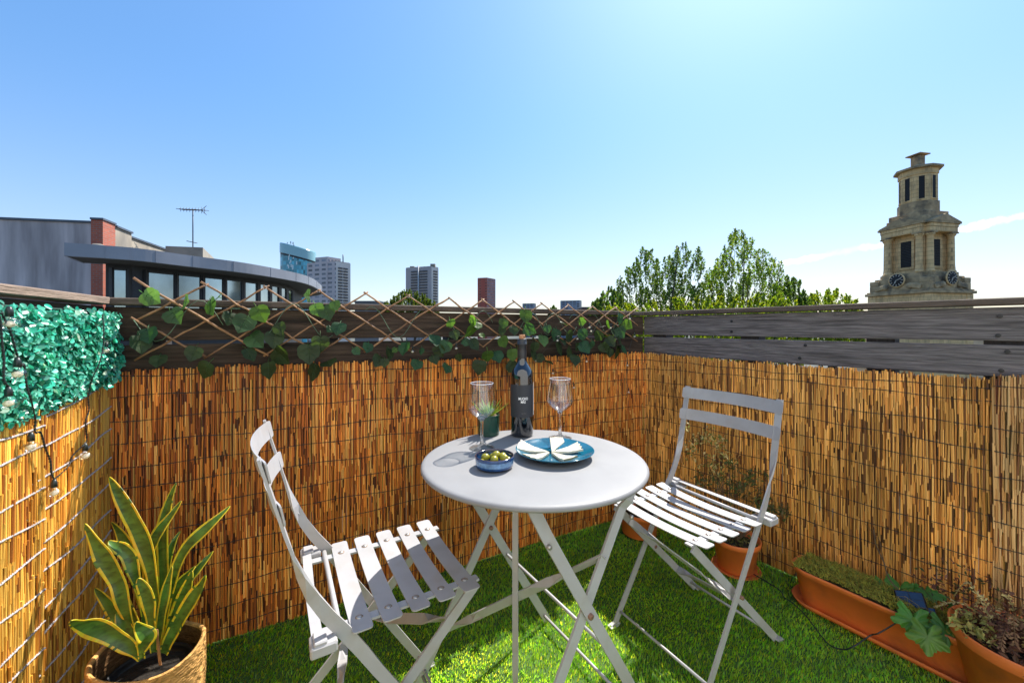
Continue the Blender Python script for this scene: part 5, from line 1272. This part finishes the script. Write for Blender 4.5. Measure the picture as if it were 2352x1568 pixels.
r,a,b,e,dL,dR,tl,tr,zt=far_block('tower_block','darker grey tower block with balcony rows standing behind the small round tree',932,990,1007,612,270,mb2,mgrey2)
nL=Vector((-dR.x,-dR.y,0)); nL=Vector((-.36,-.93,0)).normalized()
balconies(r,b,a,.22,.50,13,16,zt-2,nL,M['recess']); balconies(r,b,a,.56,.86,13,16,zt-2,nL,M['recess'])
m=MB(); p=b.lerp(a,.525)+nL*.6; m.tube([(p.x,p.y,GND),(p.x,p.y,zt+1)],.45,6); m.build('downpipe',mat('pale_duct',(.5,.5,.5),.5),r)
nR=Vector((dR.y,-dR.x,0)); balconies(r,a,e,.3,.8,13,16,zt-2,nR,M['recess'])
m=MB(); q=a+dR*3; m.box((q.x-1,q.y+1,zt+1.2),(1.6,1.4,1.0)); m.box((b.x+4,b.y+3,zt+.8),(1.5,1.5,.8)); m.build('roof_tank',M['concrete'],r)
mr=gridmat('red_tower_face',(.38,.09,.065),(.11,.035,.03),4.,3.0,.3,.4); mr2=gridmat('red_tower_side',(.34,.15,.12),(.08,.12,.2),2.6,3.0,.45,.6)
far_block('tower_block','narrow red clad tower block in the middle of the skyline',1097,1118,1138,638,420,mr,mr2)
mbl=gridmat('blue_glass_grid',(.20,.26,.35),(.06,.085,.13),2.4,2.4,.75,.7,.5,.1)
far_block('office_block','small distant blue grey office block, the lower of the two',1200,1226,1231,697,480,mbl,mbl)
far_block('office_block','wider distant blue grey office block left of the big trees',1287,1331,1336,690,440,mbl,mbl)
def glass_tower():
    y=330; c=PX(685,752,y); rad=35/F*y*1.03; r=thing('glass_tower','round teal glass tower with slanted crown left of the pale tower block','tower',(c.x,c.y,GND))
    mt=gridmat('teal_curtain_wall',(.10,.34,.40),(.05,.24,.31),2.2,3.3,.82,.8,.15,.06); mt2=mat('pale_teal_crown',(.20,.42,.47),.12,var=.2,spec=1.)
    n=64; zt=lambda a: PX(0,560,y).z-(6.5*(.5+.5*math.cos(a)))
    poly=[(rad*math.cos(2*PI*k/n),rad*math.sin(2*PI*k/n)*1.0) for k in range(n)]
    m=MB(); vs=[]
    for x,yy in poly: vs.append((x,yy,0))
    for k,(x,yy) in enumerate(poly): vs.append((x,yy,zt(2*PI*k/n)-GND-9.5))
    m.add(vs,[(k,(k+1)%n,n+(k+1)%n,n+k) for k in range(n)],None,True); m.build('shaft',mt,r,False)
    m=MB(); vs=[]
    for f,h in((.965,-9.5),(.965,-8.),(1.03,-8.),(1.03,-.6),(1.0,0)):
        for k,(x,yy) in enumerate(poly): vs.append((x*f,yy*f,zt(2*PI*k/n)-GND+h))
    fs=[(i*n+k,i*n+(k+1)%n,(i+1)*n+(k+1)%n,(i+1)*n+k) for i in range(4) for k in range(n)]; fs.append(tuple(range(4*n,5*n))); m.add(vs,fs); m.build('crown',mt2,r,False)
    m=MB(); vs=[]
    for h in(-9.6,-7.9):
        for k,(x,yy) in enumerate(poly): vs.append((x*.99,yy*.99,zt(2*PI*k/n)-GND+h))
    m.add(vs,[(k,(k+1)%n,n+(k+1)%n,n+k) for k in range(n)]); m.build('recess_band',M['winframe'],r,False)
    # white panels scattered on the face
    m=MB(); rn=random.Random(2)
    for i in range(26):
        a=-PI/2+rn.gauss(.15,.16); z=rn.uniform(20,62)-GND+8; h=rn.uniform(1,2.6); q=.035
        p=[(1.004*rad*math.cos(a+s),1.004*rad*math.sin(a+s)) for s in(-q,q)]; m.add([(p[0][0],p[0][1],z),(p[1][0],p[1][1],z),(p[1][0],p[1][1],z+h),(p[0][0],p[0][1],z+h)],[(0,1,2,3)])
    o=m.build('white_panels',mat('white_panel',(.6,.68,.7),.3),r,False)
glass_tower()
# low roofs along the skyline
def low(u0,u1,v,y,name,label,mt):
    a=PX(u0,v,y); b=PX(u1,v,y); r=thing(name,label,'building',((a.x+b.x)/2,y,GND)); m=MB(); m.box(((a.x+b.x)/2,y+5,(a.z+GND)/2),((b.x-a.x)/2,5,(a.z-GND)/2)); m.build('wall',mt,r); m=MB(); m.box(((a.x+b.x)/2,y+5,a.z+.15),((b.x-a.x)/2+.2,5.2,.15)); m.build('roof',M['coping'],r)
low(815,870,694,90,'low_building','low flat roofed building just above the fence below the pale tower block',mat('low_grey',(.2,.19,.19),.9))
low(1338,1400,707,120,'low_building','low brown roofline beside the blue grey office block',mat('low_brown',(.16,.09,.07),.9))
# ------------------------------------------------------------------ church tower
def church():
    y=42.; c=PX(2108,752,y); r=thing('church_tower','tall honey coloured stone church tower with belfry, clock and octagonal lantern','church tower',(c.x,c.y,GND),R(11))
    st=brickmat('honey_limestone',(.82,.56,.27),(.68,.45,.21),(.42,.28,.14),.95,.42,.020,(.34,.24,.13))
    sd=mat('sooty_limestone',(.42,.30,.165),.9,var=.45,vscale=1.6,bump=.3,bscale=14,dark=(.10,.085,.065),dscale=1.2,damt=.8,detail=9)
    dk=mat('belfry_dark',(.012,.012,.014),.8); lo=mat('belfry_louvre',(.035,.036,.04),.7)  # near-black tone puts the shade inside the openings onto flat plates
    B=EYE-GND   # heights below are given above eye level
    def blk(name,h,z0,z1,mt,bev=.04,off=(0,0)):
        m=MB(); m.bev((off[0],off[1],B+(z0+z1)/2),(h if isinstance(h,(int,float)) else h[0],h if isinstance(h,(int,float)) else h[1],(z1-z0)/2),bev); return m.build(name,mt,r,False)
    blk('shaft',2.78,-B,3.42,st)
    for s1 in(-1,1):
        for s2 in(-1,1):
            blk('corner_pilaster',(.42,.42),-B,3.40,st,.03,(s1*2.42,s2*2.42))
    blk('cornice',3.02,3.42,3.70,sd); blk('cornice',2.90,3.703,3.86,sd)
    blk('parapet',2.72,3.863,4.55,sd); blk('parapet',2.42,4.553,5.25,sd)
    for s1 in(-1,1):
        for s2 in(-1,1): blk('parapet_block',.42,4.553,5.05,sd,.04,(s1*2.30,s2*2.30))
    blk('belfry_core',1.50,5.25,9.75,st)
    for k in range(4):
        q=Matrix.Rotation(k*PI/2,4,'Z'); T=lambda m_: [tuple(q@Vector(v)) for v in m_.v]
        def add(name,m_,mt,parent=r): m_.v=T(m_); return m_.build(name,mt,parent,False)
        m=MB(); m.bev((0,-1.93,B+5.45),(1.85,.36,.2),.03); add('plinth',m,sd)
        for s in(-1,1):
            m=MB(); m.lathe([(.0,5.65),(.40,5.65),(.40,5.8),(.33,5.86),(.33,6.0),(.30,6.4),(.285,8.5),(.27,9.25),(.30,9.3),(.38,9.42),(.40,9.55),(0,9.55)],18,(s*1.38,-1.92,B)); add('column',m,st)
            m=MB(); m.bev((s*1.38,-1.42,B+7.5),(.26,.18,1.98),.02); add('pilaster',m,st)
            m=MB(); m.bev((s*1.38,-1.92,B+9.63),(.42,.42,.08),.02); add('capital',m,sd)
        m=MB(); m.bev((0,-1.75,B+9.95),(1.80,.50,.24),.02); m.bev((0,-1.78,B+10.36),(1.84,.52,.165),.02); add('entablature',m,st)
        m=MB(); m.bev((0,-1.80,B+10.62),(2.06,.62,.09),.03); add('cornice',m,sd)
        m=MB(); w=2.06; m.add([(-w,-2.42,B+10.715),(w,-2.42,B+10.715),(0,-2.42,B+11.50),(-w,-.9,B+10.715),(w,-.9,B+10.715),(0,-.9,B+11.50)],[(0,1,2),(5,4,3),(1,4,5,2),(0,2,5,3),(0,3,4,1)])
        m.add([(-w*.72,-2.43,B+10.80),(w*.72,-2.43,B+10.80),(0,-2.43,B+11.30)],[(0,1,2)]); add('pediment',m,sd)
        # louvred opening
        m=MB(); m.bev((0,-1.53,B+7.65),(.72,.06,1.55),.02); f=add('window',m,st)
        m=MB(); m.box((0,-1.58,B+7.7),(.48,.02,1.36)); add('opening',m,dk,f)
        m=MB()
        for i in range(16): m.box((0,-1.61,B+6.42+i*.168),(.46,.03,.035),Matrix.Rotation(.6,3,'X'))
        add('louvre',m,lo,f)
        # clock disc between scrolls
        m=MB(); m.lathe([(0,.16),(.62,.16),(.66,.12),(.70,.06),(.70,0)],40); m.v=[(v[0],-2.73-v[2],B+4.95+v[1]) for v in m.v]; cl=add('clock_face',m,dk if k in(3,0,) else dk)
        m=MB(); m.lathe([(.66,.15),(.74,.15),(.76,.05),(.66,.02)],40); m.v=[(v[0],-2.73-v[2],B+4.95+v[1]) for v in m.v]; add('clock_rim',m,st,cl)
        m=MB()
        for h in range(12):
            a=h*PI/6; R3=Matrix.Rotation(-a,3,'Y'); m.box(Vector((math.sin(a)*.53,-2.90,B+4.95+math.cos(a)*.53)),(.040,.01,.105),Matrix.Rotation(a,3,'Y'))
        add('numerals',m,mat('clock_white',(.36,.33,.28),.6) if k==0 else bpy.data.materials['clock_white'],cl)
        m=MB(); 
        for a,L_,w_ in((R(68),.46,.045),(R(205),.36,.06)): m.box(Vector((math.sin(a)*L_*.45,-2.912,B+4.95+math.cos(a)*L_*.45)),(w_,.008,L_*.55),Matrix.Rotation(a,3,'Y'))
        add('hands',m,bpy.data.materials['clock_white'],cl)
        m=MB()
        for s in(-1,1):
            m.lathe([(0,.16),(.26,.16),(.30,.1),(.30,0)],16,(0,0,0)); b0=len(m.v)-16*4
            for i in range(b0,len(m.v)): v=m.v[i]; m.v[i]=(v[0]+s*1.12,-2.73-v[2],B+4.30+v[1])
            m.bev((s*1.62,-2.78,B+4.22),(.5,.10,.22),.05,Matrix.Rotation(s*.25,3,'Y'))
        add('scroll',m,sd)
    # stepped base and octagonal lantern
    blk('attic',1.75,10.72,11.45,sd); blk('attic',1.62,11.453,12.0,sd)
    def octp(ap): R_=ap/math.cos(PI/8); return [(R_*math.cos(PI/8+k*PI/4),R_*math.sin(PI/8+k*PI/4)) for k in range(8)]
    m=MB(); m.prism(octp(1.50),B+12.0,B+13.1); m.build('lantern_base',sd,r,False)
    m=MB(); m.prism(octp(1.38),B+13.1,B+16.3); m.build('lantern',st,r,False)
    m=MB(); m.prism(octp(1.46),B+15.95,B+16.55); m.build('lantern_frieze',st,r,False)
    m=MB(); m.prism(octp(1.78),B+16.553,B+16.75); m.build('cornice',sd,r,False)
    ob=octp(1.74); m=MB(); vs=[(x,y2,B+16.755) for x,y2 in ob]+[(x*.34,y2*.34,B+17.15) for x,y2 in ob]; m.add(vs,[(k,(k+1)%8,8+(k+1)%8,8+k) for k in range(8)]+[tuple(range(8,16))]); m.build('roof',sd,r,False)
    for k in range(8):
        a=k*PI/4; q=Matrix.Rotation(a,3,'Z'); m=MB(); m.box(q@Vector((1.36,0,B+14.55)),(.03,.22,1.18),q); w=m.build('window',dk,r,False)
        m=MB()
        for s in(-1,1): m.box(q@Vector((1.395,s*.275,B+14.55)),(.03,.05,1.18),q)
        m.box(q@Vector((1.40,0,B+13.32)),(.05,.36,.05),q); m.build('frame',st,w,False)
    blk('finial',.40,17.15,18.25,sd,.03); blk('finial_cap',.70,18.25,18.36,sd,.03); m=MB(); m.prism([(-.66,-.66),(.66,-.66),(.66,.66),(-.66,.66)],B+18.363,B+18.37)
    v4=[(-.66,-.66),(.66,-.66),(.66,.66),(-.66,.66)]; m.add([(x,y2,B+18.37) for x,y2 in v4]+[(0,0,B+18.60)],[(0,1,4),(1,2,4),(2,3,4),(3,0,4)]); m.build('finial_top',sd,r,False)
church()
# nave of the church, hidden by the fence but seen through the gap between its planks
c=PX(2300,752,46); m=MB(); rr=thing('church_nave','pale stone church nave seen through the gap in the right fence','church',(c.x,c.y,GND),R(11)); m.box((0,6,6.2),(9,4,5.9)); m.build('wall',mat('pale_limestone',(.6,.44,.28),.9,var=.2,vscale=1),rr,False)
m=MB(); m.add([(-9.2,1.8,12.105),(9.2,1.8,12.105),(9.2,10.2,12.105),(-9.2,10.2,12.105),(-9.2,6,12.4),(9.2,6,12.4)],[(0,1,5,4),(2,3,4,5),(0,4,3),(1,2,5),(0,3,2,1)]); m.build('roof',M['coping'],rr,False)
# ------------------------------------------------------------------ trees beyond the fence
def tree(label,outline,vbot,depth,spread,ntw,leaf,tint,seed,trunk_u,per=46,twl=.8,lift=.58,group='trees beyond the fence',inner=.75,name='leafy_tree'):
    rn=np.random.default_rng(seed); us=np.array([p[0] for p in outline],float); vt=np.array([p[1] for p in outline],float)
    tb=PX(trunk_u,752,depth); r=thing(name,label,'tree',(tb.x,tb.y,GND),0,group)
    T=[]; Dr=[]
    span=us[-1]-us[0]
    for i in range(ntw):
        u=rn.uniform(us[0],us[-1]); top=np.interp(u,us,vt); 
        f=rn.random()**(.95); v=top+(vbot-top)*f
        edge=min(1,min(u-us[0],us[-1]-u)/(span*.3)+.25); yy=depth+rn.uniform(-1,1)*spread*edge
        tip=np.array(PX(u,v,yy)); T.append(tip)
    # outline sprays
    for u,v in outline[1:-1]:
        for _ in range(2): T.append(np.array(PX(u+rn.normal(0,2.5),v+rn.uniform(0,8),depth+rn.normal(0,spread*.35))))
    ctr=np.array([tb.x,tb.y,PX(0,vbot+60,depth).z])
    br=MB(); LP=[];LD=[]
    px=depth/F
    for k,t in enumerate(T):
        d=(t-ctr); d=d/np.linalg.norm(d); d=d*(1-lift)+np.array([0,0,1])*lift+rn.normal(0,.16,3); d/=np.linalg.norm(d)
        L_=twl*rn.uniform(.6,1.3); base=t-d*L_
        if k%2==0: br.tube([base-d*L_*.5+rn.normal(0,.05,3),base,t],[.012,.009,.003],4)
        per_=per*2.0; m=rn.integers(int(per*.9),int(per_*1.4)); s=rn.random(m)**.8; rad=(.06+.22*np.sin(np.clip(s*1.05,0,1)*PI)**.8)*twl*.62
        o=rn.normal(0,1,(m,3)); o/=np.linalg.norm(o,axis=1)[:,None]
        LP.append(base+d*L_*s[:,None]+o*(rad*rn.random(m)**.5)[:,None]); LD.append(np.repeat(d[None],m,0)+o*.9)
    P=np.concatenate(LP); D=np.concatenate(LD); n=len(P)
    D+=rn.normal(0,.45,(n,3)); D/=np.linalg.norm(D,axis=1)[:,None]; S=np.cross(D,rn.normal(0,1,(n,3))); S/=np.linalg.norm(S,axis=1)[:,None]; Nn=np.cross(S,D)
    L_=(leaf*rn.uniform(.6,1.35,n))[:,None]; W=L_*.52
    V=np.zeros((n,4,3)); V[:,0]=P-D*L_; V[:,1]=P+S*W+Nn*L_*.15; V[:,2]=P+D*L_; V[:,3]=P-S*W+Nn*L_*.15
    Q=np.arange(n)[:,None]*4+np.array([0,1,2,3]); c=np.ones((n,3))*np.array(tint)*rn.uniform(.6,1.4,(n,1)); c[:,0]*=rn.uniform(.75,1.35,n)
    o=quick('crown',V.reshape(-1,3),Q,M['treeleaf'],c); o.parent=r; o.matrix_parent_inverse=root_matrix(r).inverted()
    tr=MB(); top=Vector(ctr)+Vector((0,0,.8)); b0=Vector((tb.x,tb.y,GND)); tr.tube([b0,b0.lerp(top,.5)+Vector((.15,.1,0)),top],[.26,.19,.10],9)
    for k in range(9):
        t=Vector(T[int(rn.integers(0,len(T)))]); s0=b0.lerp(top,rn.uniform(.62,1)); tr.tube([s0,s0.lerp(t,.5)+Vector((0,0,-.2)),t],[.075,.045,.012],6)
    tr.v+=[]; tr.build('trunk',M['bark'],r); br.build('branches',M['bark'],r)
M['treeleaf']=mat('tree_leaf',(1,1,1),.5,var=.2,vscale=3,attr=True,transl=.45,tcol=(1.7,1.6,.5),spec=.3)
M['bark']=mat('tree_bark',(.07,.055,.04),.9,var=.4,vscale=9)
dk=(.085,.155,.035); md=(.13,.22,.032); yl=(.19,.27,.022)
tree('tall feathery green tree with three upright plumes, left of the highest tree',[(1400,690),(1415,640),(1438,612),(1462,590),(1478,566),(1496,570),(1512,590),(1532,585),(1552,560),(1572,553),(1586,575),(1604,566),(1618,592),(1632,640)],800,17.,1.5,420,.05,dk,101,1520,30,.75)
tree('highest feathery green tree with a pointed top in the middle of the row',[(1600,680),(1625,620),(1648,590),(1664,560),(1678,532),(1690,518),(1703,524),(1712,548),(1728,542),(1736,572),(1752,566),(1764,590),(1780,590),(1794,598),(1800,622),(1786,650),(1806,690)],800,19.,1.6,480,.054,md,102,1700,30,.85)
tree('shorter dark green bushy tree right of the highest tree',[(1770,690),(1790,650),(1806,628),(1822,636),(1836,640),(1846,664),(1862,690)],800,21.,1.3,230,.065,dk,103,1815,34,.6)
tree('low round bright green tree beside the church tower',[(1838,700),(1856,676),(1876,664),(1900,660),(1924,662),(1948,674),(1968,684),(1984,700)],800,30.,2.2,360,.085,yl,104,1905,36,.8,.5)
tree('thin straggly young tree at the left end of the row',[(1350,700),(1362,690),(1372,684),(1384,668),(1398,656),(1410,664),(1424,672),(1440,690)],730,15.,.9,85,.065,dk,105,1395,20,.5)
tree('sunlit yellow green bush in front of the tall trees',[(1370,708),(1400,698),(1450,692),(1500,688),(1550,680),(1600,676),(1650,680),(1700,676),(1740,668),(1790,672),(1830,688),(1870,700)],815,13.5,.9,520,.052,yl,106,1600,32,.45,.55,'trees beyond the fence',.7,'leafy_bush')
tree('small round light green tree before the darker grey tower block',[(868,700),(884,690),(898,684),(910,672),(925,664),(940,662),(958,666),(974,674),(990,684),(1000,692),(1010,704)],740,40.,2.0,260,.10,(.085,.13,.02),107,942,36,.9,.5)
tree('tiny dark tree far away between the two blue grey office blocks',[(1258,710),(1266,704),(1271,699),(1277,704),(1284,710)],735,120.,1.5,45,.3,dk,108,1270,26,1.2)
